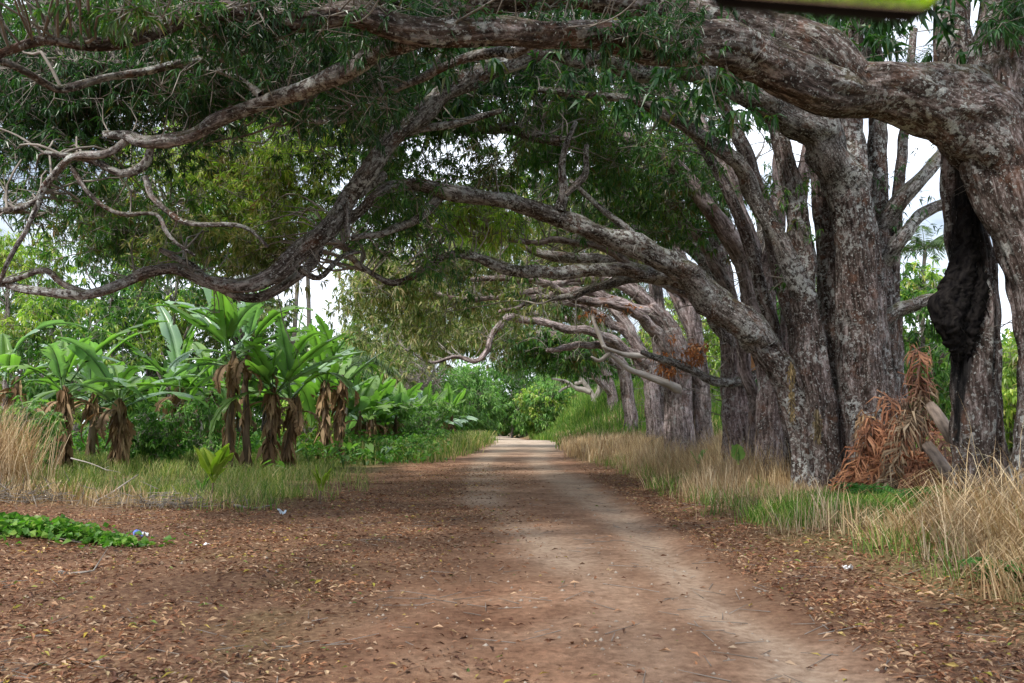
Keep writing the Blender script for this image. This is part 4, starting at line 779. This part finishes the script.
# coconut seedlings and single broad leaves in the grass
def sprout(name, label, cat, loc, H, W, nl, seed, mat, spread=.35, group=None, stem=.35):
    rng = np.random.default_rng(seed); root = thing(name, label, cat, tuple(loc), group); g = Geo()
    tube(g, [(0, 0, -.05), (.01, 0, H*stem*.6), (.02, 0, H*stem)], [.028, .022, .014], 8, .06, .1, rng); g.build('stem', M['banana_stem'], root)
    for i in range(nl):
        az = i*PI+rng.uniform(-.5, .5) if nl > 2 else rng.uniform(0, 6); gl = banana_leaf(az, PI/2-spread*(.3+.8*rng.random()), H*(1-stem)*rng.uniform(.8, 1.05), W, spread*.9*rng.random(), (.02, 0, H*stem*.92), rng, .1)
        gl.build('leaf', M[mat], root)
    return root
M['seedling'] = leafmat('seedling_leaf', [(0, (.22, .33, .04)), (1, (.36, .42, .07))], .4, .4, .4)
sprout('palm_seedling', 'bright yellow-green palm seedling standing alone before the grass', 'palm seedling', gpt(214, 18.6), 1.3, .3, 5, 601, 'seedling', .5)
sprout('palm_seedling', 'small pale palm seedling at the grass edge, the lower and thinner one', 'palm seedling', gpt(321, 18.2), .8, .16, 4, 602, 'seedling', .4)
sprout('leafy_shoot', 'single upright dark green leaf rising from the dry verge grass', 'shoot', gpt(737, 21), 1.05, .17, 2, 603, 'banana_leaf', .3, None, .5)
sprout('leafy_shoot', 'thin green leafy shoot in the dry grass below the knobbly trunks', 'shoot', gpt(697, 24), .9, .10, 3, 604, 'banana_leaf', .6, None, .5)
sprout('leafy_shoot', 'small dark sprout in the grass just left of the yellow-green seedling', 'shoot', gpt(203, 19.4), .55, .10, 3, 605, 'banana_leaf', .4, None, .3)

# palms beyond
def frond(g, pts, n, ll, rng, droop=.5, w=.035, r=.02, planar=.9, taper=True):
    c = tube(g, pts, np.linspace(r, r*.25, len(pts)), 5, .12, .05, rng)[:, :3]
    t = np.linspace(.12, 1, n); k = t*(len(c)-1); i = np.minimum(k.astype(int), len(c)-2); b = c[i]+(c[i+1]-c[i])*(k-i)[:, None]
    T = nz(c[i+1]-c[i]); sd_ = nz(np.cross(T, np.array([0, 0, 1.])+rng.normal(0, .05, (n, 3))))
    for sg in (-1, 1):
        d = sd_*sg*planar+T*.55+np.array([0, 0, -droop])+rng.normal(0, .12, (n, 3)); L = ll*(np.sin(PI*np.clip(t*.9+.08, 0, 1))**.5 if taper else 1)*rng.uniform(.8, 1.1, n)
        leaves(g, b, d, L, w, rng, droop*.35, .15, True, .2)
def palm(label, loc, H, nf, L, seed, lean=(0, 0), el=(.2, 1.3)):
    rng = np.random.default_rng(seed); root = thing('palm_tree', label, 'palm tree', tuple(loc)); g = Geo(); top = np.array([lean[0], lean[1], H])
    tube(g, [(0, 0, -.2), (lean[0]*.15, lean[1]*.15, H*.4), (lean[0]*.5, lean[1]*.5, H*.75), top], [.2, .15, .13, .11], 12, .3, .05, rng); g.build('trunk', M['palm_trunk'], root)
    for i in range(nf):
        az = i*2.4+rng.uniform(-.3, .3); e = rng.uniform(*el); s = np.linspace(0, 1, 7); ee = e-1.5*s**1.3
        p = np.concatenate([[np.zeros(3)], np.cumsum(np.stack([np.cos(az)*np.cos(ee), np.sin(az)*np.cos(ee), np.sin(ee)], -1)[1:]*L/6, 0)])+top
        fg = Geo(); frond(fg, p, 46, L*.24, rng, .45, .07, .03); fg.build('frond', M['frond'], root, smooth=False)
palm('young palm with pale arching fronds behind the banana pair nearest the road', gpt(345, 50), 4.6, 14, 3.4, 701)
palm('tall thin palm, left of two slender trunks in the sky gap', gpt(291, 54), 13.5, 14, 3.6, 702, (.4, 0))
palm('tall thin palm, right of two slender trunks in the sky gap', gpt(309, 56), 14.5, 14, 3.6, 703, (-.6, 0))
palm('palm with wispy fronds above the shrubs beyond the charred trunk', gpt(925, 60), 11.5, 14, 4., 704, (.5, 0))
palm('low young palm at the left edge between banana leaves and sky', gpt(48, 52), 7.2, 14, 3.4, 705)
# pale post
g = Geo(); tube(g, [(0, 0, -.2), (.02, 0, 1.2), (-.03, 0, 2.4), (0, 0, 3.3)], [.13, .12, .11, .09], 10, .2, .06, np.random.default_rng(1))
o = g.build('pale_post', M['deadwood'], None); o.location = tuple(gpt(201, 45)); tag(o, 'thin whitish post standing in the crop behind the banana stems', 'post')

# ------------------------------------------------------------------ trees and bushes beyond
def broadleaf(name, label, cat, px, Yb, top_py, wpx, mat, n, seed, base_py=None, sp=None, group=None, lift=.35, trunk=.16, nb=0, dY=2.5, second=None):
    t = Tree(name, label, gpt(px, Yb), cat, group, 'bark_far', 'bark_far', seed); rg = t.rng
    b = t.o; top = P(px, top_py, Yb)[2]; H = top-b[2]; W = RAD(wpx, Yb)
    t.stem([b+[0, 0, -.2], b+[rg.normal(0, .1), 0, H*.3], b+[rg.normal(0, .3), 0, H*.62]], [trunk*1.2, trunk, trunk*.6], 12, .1, .08)
    for i in range(5):
        az = i*1.26+rg.uniform(-.3, .3); h0 = H*rg.uniform(.2, .4)
        t.limb([b+[0, 0, h0], b+[math.cos(az)*W*.3, math.sin(az)*dY*.4, h0+H*.16], b+[math.cos(az)*W*.7, math.sin(az)*dY*.8, h0+H*.3]], [trunk*.55, trunk*.4, trunk*.15], 8)
    q = np.zeros((0, 3))
    while len(q) < n:
        a = rg.uniform(-1, 1, (n*3, 3)); rr = np.linalg.norm(a, axis=1); a = a[(rr < 1) & (rr > .35)]; q = np.vstack([q, a])
    q = q[:n]; lump = 1+.22*np.sin(q[:, 0]*5+seed)*np.cos(q[:, 2]*4+seed*2)
    z0 = b[2]+H*lift; c = np.column_stack([b[0]+q[:, 0]*W*lump, b[1]+q[:, 1]*dY*lump, (z0+top)/2+q[:, 2]*(top-z0)/2*lump])
    kw = dict(K=16, per=8, spread=.62, L=(.2, .34), hi=False, wr=.34); kw.update(sp or {})
    m = int(n*.7) if second else n
    t.spray(c[:m], mat, **kw)
    if second: t.spray(c[m:], second, **kw)
    if nb: t.bare(nb, .8, 2., r0=.03)
    return t.finish()
BIG = dict(K=16, per=8, spread=1., L=(.35, .55), tw=.03)
LT = 'trees standing behind the banana plants'
broadleaf('broadleaf_tree', 'light green bushy tree right behind the leftmost banana leaves', 'tree', 25, 47, 275, 60, 'leaf_far', 60, 871, group=LT, lift=.05)
broadleaf('broadleaf_tree', 'light green bushy tree low behind the feathery one', 'tree', 145, 52, 278, 70, 'leaf_far', 70, 872, group=LT, lift=.05)
broadleaf('broadleaf_tree', 'green tree filling the gap left of the two slender palm trunks', 'tree', 262, 56, 290, 34, 'leaf_bush', 50, 873, group=LT, lift=.05)
broadleaf('broadleaf_tree', 'yellow-green leafy tree at the left edge behind the banana leaves', 'tree', 5, 44, 215, 60, 'leaf_light', 60, 801, group=LT)
broadleaf('broadleaf_tree', 'tall dark green tree beside the bright sky gap on the left', 'tree', 112, 50, 185, 38, 'leaf', 60, 802, group=LT, second='leaf_bush')
broadleaf('broadleaf_tree', 'light green feathery tree behind the pale banana leaf', 'tree', 170, 46, 215, 52, 'leaf_light', 70, 803, group=LT, second='leaf')
broadleaf('broadleaf_tree', 'brownish half-withered tree behind the dark banana stems', 'tree', 240, 50, 215, 55, 'leaf_brown', 70, 804, group=LT, second='leaf', nb=50)
broadleaf('broadleaf_tree', 'dense green shrub tree standing right behind the straw', 'tree', 78, 41, 285, 70, 'leaf_bush', 70, 805, group=LT, lift=.15, second='leaf_light')
broadleaf('broadleaf_tree', 'low green tree filling the space under the brownish one', 'tree', 200, 54, 300, 110, 'leaf_bush', 80, 806, group=LT, lift=.1)
broadleaf('broadleaf_tree', 'round green tree low behind the young palm', 'tree', 300, 64, 330, 60, 'leaf_bush', 60, 807, group=LT, lift=.1, sp=BIG)
SM = dict(K=14, per=9, spread=.42, L=(.12, .22), wr=.42)
UN = 'shrubs growing between the banana stems'
broadleaf('understory_shrub', 'pale green shrub between straw clump and brown ragged stem', 'shrub', 28, 24, 400, 26, 'leaf_far', 22, 861, lift=.0, sp=SM, group=UN, dY=.9, trunk=.03)
broadleaf('understory_shrub', 'green shrub right of the fat skirted banana stem', 'shrub', 152, 30, 408, 26, 'leaf_bush', 20, 863, lift=.0, sp=SM, group=UN, dY=.9, trunk=.03)
broadleaf('understory_shrub', 'light green shrub just left of the dark banana pair', 'shrub', 200, 33, 395, 26, 'leaf_far', 20, 864, lift=.0, sp=SM, group=UN, dY=.9, trunk=.03)
broadleaf('understory_shrub', 'yellowish shrub between the shaggy stems and the nearest pair', 'shrub', 306, 38, 390, 26, 'leaf_light', 22, 865, lift=.0, sp=SM, group=UN, dY=1, trunk=.03)
broadleaf('understory_shrub', 'yellow-green shrub at the right end of the crop by the verge', 'shrub', 425, 52, 398, 26, 'leaf_far', 30, 866, lift=.0, sp=SM, group=UN, dY=1.2, trunk=.03)
RB = 'bushes and trees closing the view at the end of the road'
broadleaf('roadside_bush', 'rounded mid-green bush left of where the road vanishes', 'bush', 472, 92, 366, 30, 'leaf_far', 90, 811, lift=.02, sp=BIG, group=RB, dY=4)
broadleaf('roadside_bush', 'light green bush between banana mass and rounded bush', 'bush', 440, 84, 372, 22, 'leaf_far', 50, 812, lift=.05, sp=BIG, group=RB, dY=3)
broadleaf('roadside_bush', 'dark green tall tree directly above the road end', 'tree', 512, 112, 356, 34, 'leaf_bush', 100, 813, lift=.05, sp=BIG, group=RB, dY=5)
broadleaf('roadside_bush', 'wide pale green bush right of the road end', 'bush', 545, 98, 378, 30, 'leaf_far', 80, 814, lift=.02, sp=BIG, group=RB, dY=4, second='leaf_light')
broadleaf('roadside_bush', 'low dark bush blocking the road end', 'bush', 500, 128, 412, 26, 'leaf', 50, 815, lift=.0, sp=BIG, group=RB, dY=4, trunk=.1)
broadleaf('roadside_bush', 'green tree seen under the arching limbs right of the pale bush', 'tree', 580, 118, 352, 36, 'leaf_bush', 80, 816, lift=.05, sp=BIG, group=RB, dY=5)
broadleaf('roadside_bush', 'small dark bush on the left shoulder of the road end', 'bush', 478, 100, 408, 14, 'leaf_dark', 30, 817, lift=.0, sp=dict(BIG, spread=.7), group=RB, dY=2, trunk=.08)
broadleaf('broadleaf_tree', 'tan half-bare tree behind the distant banana mass', 'tree', 398, 84, 312, 44, 'leaf_brown', 60, 818, lift=.25, sp=BIG, group=LT, nb=90, dY=4)
broadleaf('broadleaf_tree', 'grey twiggy nearly leafless tree above the distant bananas', 'tree', 420, 78, 335, 34, 'leaf_brown', 16, 819, lift=.3, sp=dict(BIG, K=8), group=LT, nb=200, dY=3)
broadleaf('broadleaf_tree', 'hazy green tree at the back between the palms and the tan tree', 'tree', 352, 96, 322, 46, 'leaf_light', 60, 820, lift=.15, sp=BIG, group=LT, dY=4)
RF = 'shrubs in the field behind the avenue'
broadleaf('field_shrub', 'bright green shrub seen between the broad tree and the charred trunk', 'shrub', 922, 34, 262, 34, 'leaf_bush', 60, 821, lift=.05, group=RF, second='leaf_light')
broadleaf('field_shrub', 'yellow-green shrub glimpsed right of the charred trunk', 'shrub', 1010, 32, 330, 30, 'leaf_light', 40, 822, lift=.05, group=RF)
broadleaf('field_shrub', 'dark shrub low behind the broad clustered tree', 'shrub', 900, 40, 330, 40, 'leaf', 50, 823, lift=.02, group=RF)
broadleaf('field_shrub', 'green tree behind the slim straight trunk', 'tree', 800, 52, 250, 50, 'leaf', 60, 824, lift=.1, group=RF, sp=BIG)
broadleaf('field_shrub', 'light green tree showing between the pinkish trunk and the knobbly trunks', 'tree', 690, 70, 300, 50, 'leaf_light', 70, 825, lift=.1, group=RF, sp=BIG, dY=4)
broadleaf('field_shrub', 'leafy tree behind the leaning pale trunk', 'tree', 640, 96, 330, 40, 'leaf_bush', 70, 826, lift=.05, group=RF, sp=BIG, dY=4)
# far-off wood along the horizon
rng = np.random.default_rng(830); g = Geo(); n = 1500
a = rng.uniform(-1.2, 1.2, n); dist = rng.uniform(150, 230, n); x = np.sin(a)*dist; y = np.cos(a)*dist; x = np.where(np.abs(x) < 6, x+10, x)
hh = (5+7*vn(a*40, a*0, 2.2, 63))*rng.random(n)**.6; per = 60
c = np.repeat(np.column_stack([x, y, gh(x, y)+hh]), per, 0)+rng.normal(0, 1.5, (n*per, 3)); d = rng.normal(0, 1, c.shape); L = rng.uniform(.8, 1.5, n*per)
leaves(g, c, d, L, L*.5, rng, .1, .1, False); tag(g.build('distant_wood', M['leaf_bush'], smooth=False), 'far-off green wood along the horizon', 'wood', kind='stuff')

# ------------------------------------------------------------------ small things
def ptsY(*q): return np.array([P(*a) for a in q])
DG = 'dead fronds heaped at the foot of the broad tree'
fr = [  # label, start (px, py, Y), end (px, py, Y), leaflet length, material
    ('rust-red dead frond hanging straight down the broad tree trunk', (912, 345, 19.3), (905, 455, 18.6), .5, 'frond_dead'),
    ('reddish dead frond arching over the heap towards the road', (905, 425, 19.0), (862, 512, 17.3), .6, 'frond_dead'),
    ('rust dead frond bending down the right side of the heap', (915, 430, 18.8), (962, 520, 17.2), .55, 'frond_dead'),
    ('dead frond with pale straw-tan leaflets at the left of the heap', (862, 410, 19.0), (858, 500, 18.2), .5, 'banana_dead'),
    ('dark rust dead frond lying lowest in the middle of the heap', (900, 455, 18.6), (915, 528, 16.8), .6, 'frond_dead'),
    ('short brown dead frond drooping left over the grass', (885, 450, 18.8), (838, 515, 17.6), .5, 'frond_dead'),
    ('rust frond hooked over the right shoulder of the broad trunk', (898, 372, 19.3), (940, 470, 18.4), .5, 'frond_dead'),
    ('brown frond drooping on the trunk between heap and tan frond', (884, 392, 19.0), (880, 500, 17.9), .55, 'frond_dead'),
    ('red-brown frond sprawling over the grass at the front of the heap', (895, 465, 18.3), (940, 532, 16.6), .55, 'frond_dead'),
    ('faded dead frond leaning against the trunk above the heap', (922, 385, 19.2), (908, 480, 18.2), .5, 'banana_dead'),
    ('rusty dead frond skirting the trunk base left of the heap', (872, 420, 19.0), (846, 522, 17.6), .55, 'frond_dead'),
    ('grey-brown dead frond spread across the centre of the heap', (905, 410, 19.0), (890, 520, 17.2), .65, 'banana_stem_dead')]
for i, (lb, a, b, ll, mt) in enumerate(fr):
    g = Geo(); rg = np.random.default_rng(900+i); A = P(*a); B = P(*b); B[2] = max(B[2], gh(B[0], B[1])+.06); L = np.linalg.norm(B-A); out_ = np.array([0, -.14, .10])*L
    pts = np.array([A, A*.72+B*.28+out_*1.3+rg.normal(0, .03, 3), A*.42+B*.58+out_*1.1+rg.normal(0, .05, 3), A*.15+B*.85+out_*.45, B])
    c = tube(g, pts, [.013, .011, .009, .007, .004], 6, .08, .1, rg)[:, :3]; n = 190; k = rg.uniform(.1, 1, n)*(len(c)-1); q = np.minimum(k.astype(int), len(c)-2); bs = c[q]+(c[q+1]-c[q])*(k-q)[:, None]
    T = nz(c[q+1]-c[q]); s_ = nz(np.cross(T, np.array([0, -1., .3])+rg.normal(0, .3, (n, 3))))*np.sign(rg.normal(0, 1, n))[:, None]
    # each leaflet limp: a first half leaving the rib, a second half hanging
    d1 = nz(s_*.75+T*.7+rg.normal(0, .3, (n, 3))); l1 = ll*rg.uniform(.35, .6, n); w = rg.uniform(.015, .055, n)
    e = bs+d1*l1[:, None]; d2 = nz(d1*.45+np.array([0, 0, -1.1])+rg.normal(0, .25, (n, 3))); e2 = e+d2*(ll*rg.uniform(.3, .7, n))[:, None]; e2[:, 2] = np.maximum(e2[:, 2], gh(e2[:, 0], e2[:, 1])+.03)
    sd_ = nz(np.cross(d1, np.array([0, -.6, 1.])+rg.normal(0, .5, (n, 3))))*(w/2)[:, None]
    V = np.stack([bs-sd_*.5, bs+sd_*.5, e-sd_, e+sd_, e2], 1).reshape(-1, 3); o_ = np.arange(n)[:, None]*5
    g.add(V, o_+np.array([[0, 1, 3, 2]]), o_+np.array([[2, 3, 4]])); tag(g.build('dead_frond', M[mt], smooth=False), lb, 'dead frond', DG)
for lb, q in (('pale weathered log stub leaning beside the charred trunk, upper of two', [(930, 404, 17.4, 5), (937, 415, 17.2, 7.5), (946, 432, 17., 7.5), (950, 442, 17., 6.5)]),
              ('pale weathered log sloping down to the grass, lower of two', [(927, 444, 17.3, 6), (938, 460, 17., 7.5), (949, 480, 16.8, 7.5), (959, 502, 16.6, 7.5), (964, 516, 16.5, 6.5)])):
    g = Geo(); p, r = path(q); tube(g, p, r*.85, 18, .05, .2, np.random.default_rng(5), .02, .05); tag(g.build('log', M['log']), lb, 'log', 'logs beside the charred trunk')
for lb, px, a, b, Yb in (('long dry seed tuft hanging from the broad tree, the upper one', 791, 362, 418, 19.2), ('short dry seed tuft hanging low on the broad tree, nearer the fronds', 817, 410, 440, 19.)):
    g = Geo(); rg = np.random.default_rng(px); n = 130; s = rg.random(n); A = P(px, a, Yb); B = P(px+1, b, Yb); tube(g, [A, (A+B)/2, B], [.012, .01, .006], 5, .1, .05, rg)
    c = A+(B-A)*s[:, None]+rg.normal(0, .035, (n, 3)); leaves(g, c, rg.normal(0, .5, (n, 3))+np.array([0, 0, -1.]), rg.uniform(.08, .17, n), .035, rg); tag(g.build('seed_tuft', M['pod'], smooth=False), lb, 'seed tuft', 'dry tufts on the broad tree')
# creeper at the left
rng = np.random.default_rng(910); root = thing('creeper', 'bright green creeping vine patch spreading over the earth at the left edge', 'creeper', tuple(gpt(40, 12.8))); o = np.array(root.location)
n = 2600; u = rng.random(n)**1.15; x = -8.4+u*3.3; y = 12.75+rng.normal(0, .5, n)*np.where(rng.random(n) < .2, 1.9, .8)*(1.12-u)*(.5+.9*vn(u*9, u*0, 1., 95))-.3*u+.12*np.sin(u*11); x = x+rng.normal(0, .14, n)*np.where(rng.random(n) < .2, 2.5, 1.); h = (.2+.3*vn(x, y, .35, 96))*np.maximum(0, 1-u)**.7*rng.random(n)**.7*(1-np.minimum(1, np.abs(y-12.7)/1.1)**2)
b = np.column_stack([x, y, gh(x, y)+.03+np.maximum(h, 0)]); d = rng.normal(0, 1, (n, 3)); d[:, 2] = d[:, 2]*.5+.15; L = rng.uniform(.05, .15, n); g = Geo(); leaves(g, b, d, L, L*.8, rng, .2, .15, True, .6); g.build('foliage', M['creeper'], root, o, smooth=False)
g = Geo()
for i in range(14):
    a = rng.uniform(-8., -6.3); c = 12.7+rng.normal(0, .3); e = a+rng.uniform(.6, 1.4); f = c+rng.normal(0, .2); mid = ((a+e)/2, (c+f)/2+rng.normal(0, .1))
    tube(g, [(a, c, gh(a, c)+.02), (*mid, gh(*mid)+.05), (e, f, gh(e, f)+.02)], [.008, .007, .004], 5, .1, .05, rng)
g.build('vine_stems', M['twig'], root, o)
# weeds under the fronds
for i, (lb, px, Yb, k, s) in enumerate((('feathery bright green weed in front of the dead frond heap', 872, 15.6, 46, .6), ('feathery green weed patch at the right below the sloping log', 935, 14.6, 46, .6), ('low dark green weed at the bottom right corner', 1000, 8.4, 30, .35), ('small green weed at the foot of the charred trunk', 1003, 12.8, 26, .45))):
    rg = np.random.default_rng(920+i); root = thing('weed', lb, 'weed', tuple(gpt(px, Yb)), 'green weeds on the right verge'); g = Geo()
    for j in range(k):
        az = rg.uniform(0, 6.3); r0 = rg.random()*s*.8; c = np.array([math.cos(az)*r0, math.sin(az)*r0, 0]); L = s*rg.uniform(.6, 1.1); a2 = rg.uniform(0, 6.3)
        frond(g, [c, c+np.array([math.cos(a2)*.15, math.sin(a2)*.15, .45])*L, c+np.array([math.cos(a2)*.45, math.sin(a2)*.45, .62])*L, c+np.array([math.cos(a2)*.8, math.sin(a2)*.8, .5])*L], 12, L*.28, rg, .15, .03, .005)
    g.build('fronds', M['fern'], root, smooth=False)
# fallen sticks and brush on the left
def stick(lb, a, b, r, seed, kids=3, mat='deadwood'):
    rg = np.random.default_rng(seed); a = np.array(a); b = np.array(b); g = Geo(); m = (a+b)/2+rg.normal(0, .06, 3); q = tube(g, [a, m, b], [r, r*.8, r*.4], 7, .1, .12, rg, .02)
    i = rg.integers(len(q)//3, len(q), kids); segs(g, q[i, :3], q[i, :3]+nz(rg.normal(0, 1, (kids, 3))+nz(b-a)+[0, 0, .2])*rg.uniform(.15, .4, (kids, 1)), r*.5, r*.2)
    tag(g.build('fallen_branch', M[mat]), lb, 'fallen branch', 'fallen sticks on the left verge')
def gp(px, Yb, h=0): p = gpt(px, Yb); p[2] += h; return p
stick('long pale stick propped in the grass, pointing up to the right', gp(98, 17.9, .05), gp(140, 18.6, .55), .022, 931)
stick('thin grey stick slanting through the grass above the yellow hay', gp(72, 18.8, .75), gp(112, 18.8, .5), .014, 932)
stick('dark fallen branch lying flat below the left seedling', gp(236, 17.6, .05), gp(275, 17.4, .12), .03, 933, 3, 'twig')
stick('short dark branch lying on the leaf litter left of the road', gp(66, 9.6, .03), gp(100, 9.5, .04), .018, 934, 1, 'twig')
rng = np.random.default_rng(940)
for lb, px, Yb, s in (('tangled heap of dry grey brush before the left grass', 165, 17.6, .6), ('dark tangle of bent dry stalks under the tall straw', 18, 17.8, .7)):
    g = Geo(); c = gp(px, Yb); n = 160; a = c+rng.normal(0, 1, (n, 3))*[s*.9, s*.4, 0]+[0, 0, .02]; a[:, 2] += np.abs(rng.normal(0, .12, n))*s*1.4; d = rng.normal(0, 1, (n, 3))*[1, .8, .35]; segs(g, a, a+nz(d)*rng.uniform(.25, .8, (n, 1))*s, .009, .004)
    tag(g.build('brush_pile', M['twig']), lb, 'brush pile', 'brush heaps on the left verge')
# litter and odd bits
def scrap(name, lb, cat, px, Yb, s, mat, seed, h=.03):
    rg = np.random.default_rng(seed); k = 7; u, v = np.meshgrid(np.linspace(-1, 1, k), np.linspace(-1, 1, k)); z = h*(.6*np.sin(2.3*u+seed)+.5*np.cos(3.1*v+u*2+seed)+.3*rg.normal(0, 1, u.shape)); 
    V = np.column_stack([(u*s+.2*s*v).ravel(), (v*s*.62).ravel(), (z+h*1.1+.01).ravel()]); i = (np.arange(k-1)[:, None]*k+np.arange(k-1)).ravel(); g = Geo(); g.add(V, np.column_stack([i, i+1, i+k+1, i+k]))
    o = g.build(name, M[mat], None, (0, 0, 0), False); o.location = tuple(gpt(px, Yb)); o.rotation_euler = (0, 0, rg.uniform(0, 6)); return tag(o, lb, cat)
scrap('litter_wrapper', 'crumpled blue wrapper lying on the brown earth near the creeper', 'wrapper', 142, 13.0, .07, 'scrap_blue', 1, .05)
scrap('paper_scrap', 'white scrap of paper touching the blue wrapper', 'paper scrap', 148, 13.05, .05, 'scrap_white', 2, .03)
scrap('paper_scrap', 'flat white scrap of paper alone on the leaf litter', 'paper scrap', 206, 12.3, .07, 'scrap_white', 3, .015)
scrap('plastic_scrap', 'pale blue plastic scrap at the grass edge below the small seedling', 'plastic scrap', 284, 16.3, .07, 'scrap_paleblue', 4, .05)
scrap('paper_scrap', 'small white crumpled scrap at the right edge of the road', 'paper scrap', 843, 9.9, .045, 'scrap_white', 5, .035)
# driving mirror at the top of the view
root = thing('driving_mirror', 'out of focus dark driving mirror hanging at the top of the view', 'mirror', tuple(P(828, -34, .47)))
def rounded(hw, hh, r, n=8):
    out = []
    for cx, cz, a0 in ((hw-r, hh-r, 0), (-hw+r, hh-r, PI/2), (-hw+r, -hh+r, PI), (hw-r, -hh+r, 1.5*PI)):
        for k in range(n+1): a = a0+PI/2*k/n; out.append((cx+r*math.cos(a), cz+r*math.sin(a)))
    return np.array(out)
def shell(loops):
    g = Geo(); m = len(loops[0][0]); V = []
    for ring, yy in loops: V.append(np.column_stack([ring[:, 0], np.full(m, yy), ring[:, 1]]))
    V = np.concatenate(V); Q = []
    for k in range(len(loops)-1):
        for j in range(m): Q.append((k*m+j, k*m+(j+1) % m, (k+1)*m+(j+1) % m, (k+1)*m+j))
    T = []
    for k, fl in ((0, 1), (len(loops)-1, 0)):
        V = np.vstack([V, V[k*m:(k+1)*m].mean(0)])
        for j in range(m): T.append((k*m+j, k*m+(j+1) % m, len(V)-1))
    g.add(V, Q, T); return g
HW, HH = .066, .0235
shell([(rounded(HW*.9, HH*.7, .0155), .023), (rounded(HW, HH, .017), .014), (rounded(HW, HH, .017), -.003), (rounded(HW-.003, HH-.0025, .0155), -.005)]).build('housing', M['black'], root)
shell([(rounded(HW-.003, HH-.0025, .015), -.0052), (rounded(HW-.0035, HH-.003, .0145), -.0065)]).build('mirror_face', M['mirror'], root, smooth=False)
g = Geo(); tube(g, [(0, .02, .0), (0, .04, .025), (.004, .06, .08)], [.008, .007, .009], 10, .01, 0., np.random.default_rng(1)); g.build('stalk', M['black'], root)
root.rotation_euler = (math.radians(9), math.radians(3), math.radians(3))


# the avenue behind the viewer, seen in the mirror
for lb, x, y, h, W_, sd_ in (('yellow-green avenue tree behind the viewer, nearer one seen in the mirror', 6.5, -15, 8.5, 4.2, 951), ('yellow-green avenue tree behind the viewer, farther one seen in the mirror', 8.5, -25, 9.5, 5, 952)):
    t = Tree('avenue_tree', lb, (x, y, 0), 'tree', AV, 'bark', 'bark_limb', sd_); rg = t.rng
    t.stem([(x, y, -.2), (x-.1, y, 1.6), (x-.5, y, 3.4)], [.5, .4, .3], 20, .14, .08)
    for a in (0, 1.3, 2.5, 3.7, 5.): t.limb([(x-.4, y, 2.9), (x-.4+math.cos(a)*1.5, y+math.sin(a)*1.5, 4.4), (x-.4+math.cos(a)*3, y+math.sin(a)*3, 5.6)], [.2, .14, .05], 10)
    c = rg.normal(0, .5, (70, 3))*[W_, 3.5, 2.2]+[x-.5, y, 4.8]; c[:, 2] = np.maximum(c[:, 2], 1.2); t.spray(c, 'leaf_yellow', K=16, per=8, spread=.9, L=(.3, .5), wr=.3, hi=False); t.finish()


# ------------------------------------------------------------------ sky, sun, camera
SUN_EL, SUN_AZ = math.radians(52), math.radians(-138)      # azimuth from +Y towards +X
sd = Vector((math.sin(SUN_AZ)*math.cos(SUN_EL), math.cos(SUN_AZ)*math.cos(SUN_EL), math.sin(SUN_EL)))
w = bpy.data.worlds.new('World'); scene.world = w; w.use_nodes = True; nt = w.node_tree; nt.nodes.clear()
out = nt.nodes.new('ShaderNodeOutputWorld'); bg = nt.nodes.new('ShaderNodeBackground')
sky = nt.nodes.new('ShaderNodeTexSky'); sky.sky_type = 'NISHITA'; sky.sun_disc = False
sky.sun_elevation = SUN_EL; sky.sun_rotation = SUN_AZ; sky.air_density = 1.; sky.dust_density = 3.; sky.ozone_density = 1.
tc = nt.nodes.new('ShaderNodeTexCoord')
cn = noise(nt, tc.outputs['Generated'], 2.6, 6, .58, (1, 1, 2.2))
cf = mrange(nt, cn, .36, .58, .08, .95)
bw = nt.nodes.new('ShaderNodeRGBToBW'); nt.links.new(sky.outputs[0], bw.inputs[0])
nt.links.new(mix(nt, cf, sky.outputs[0], (12.6, 13.4, 14.8)), bg.inputs[0]); bg.inputs[1].default_value = .15
nt.links.new(bg.outputs[0], out.inputs[0])
sun = bpy.data.lights.new('sun', 'SUN'); sun.energy = 5.0; sun.angle = math.radians(6); sun.color = (1, .95, .86)
so = bpy.data.objects.new('sun', sun); C.objects.link(so); so.rotation_euler = (-sd).to_track_quat('-Z', 'Y').to_euler(); so.location = (0, 0, 40)
cam = bpy.data.cameras.new('camera'); co = bpy.data.objects.new('camera', cam); C.objects.link(co)
cam.sensor_width = 36; cam.lens = 36*F/1024; co.location = (0, 0, CAMH); co.rotation_euler = (PI/2+PITCH, 0, 0)
cam.clip_start = .05; cam.clip_end = 3000
cam.dof.use_dof = True; cam.dof.focus_distance = 24; cam.dof.aperture_fstop = 5.
scene.camera = co
scene.view_settings.view_transform = 'Standard'; scene.view_settings.look = 'None'; scene.view_settings.exposure = 0; scene.view_settings.gamma = 1
cy = scene.cycles; cy.max_bounces = 5; cy.diffuse_bounces = 3; cy.glossy_bounces = 2; cy.transmission_bounces = 4; cy.transparent_max_bounces = 4
cy.caustics_reflective = False; cy.caustics_refractive = False; cy.use_denoising = True; cy.sample_clamp_indirect = 6
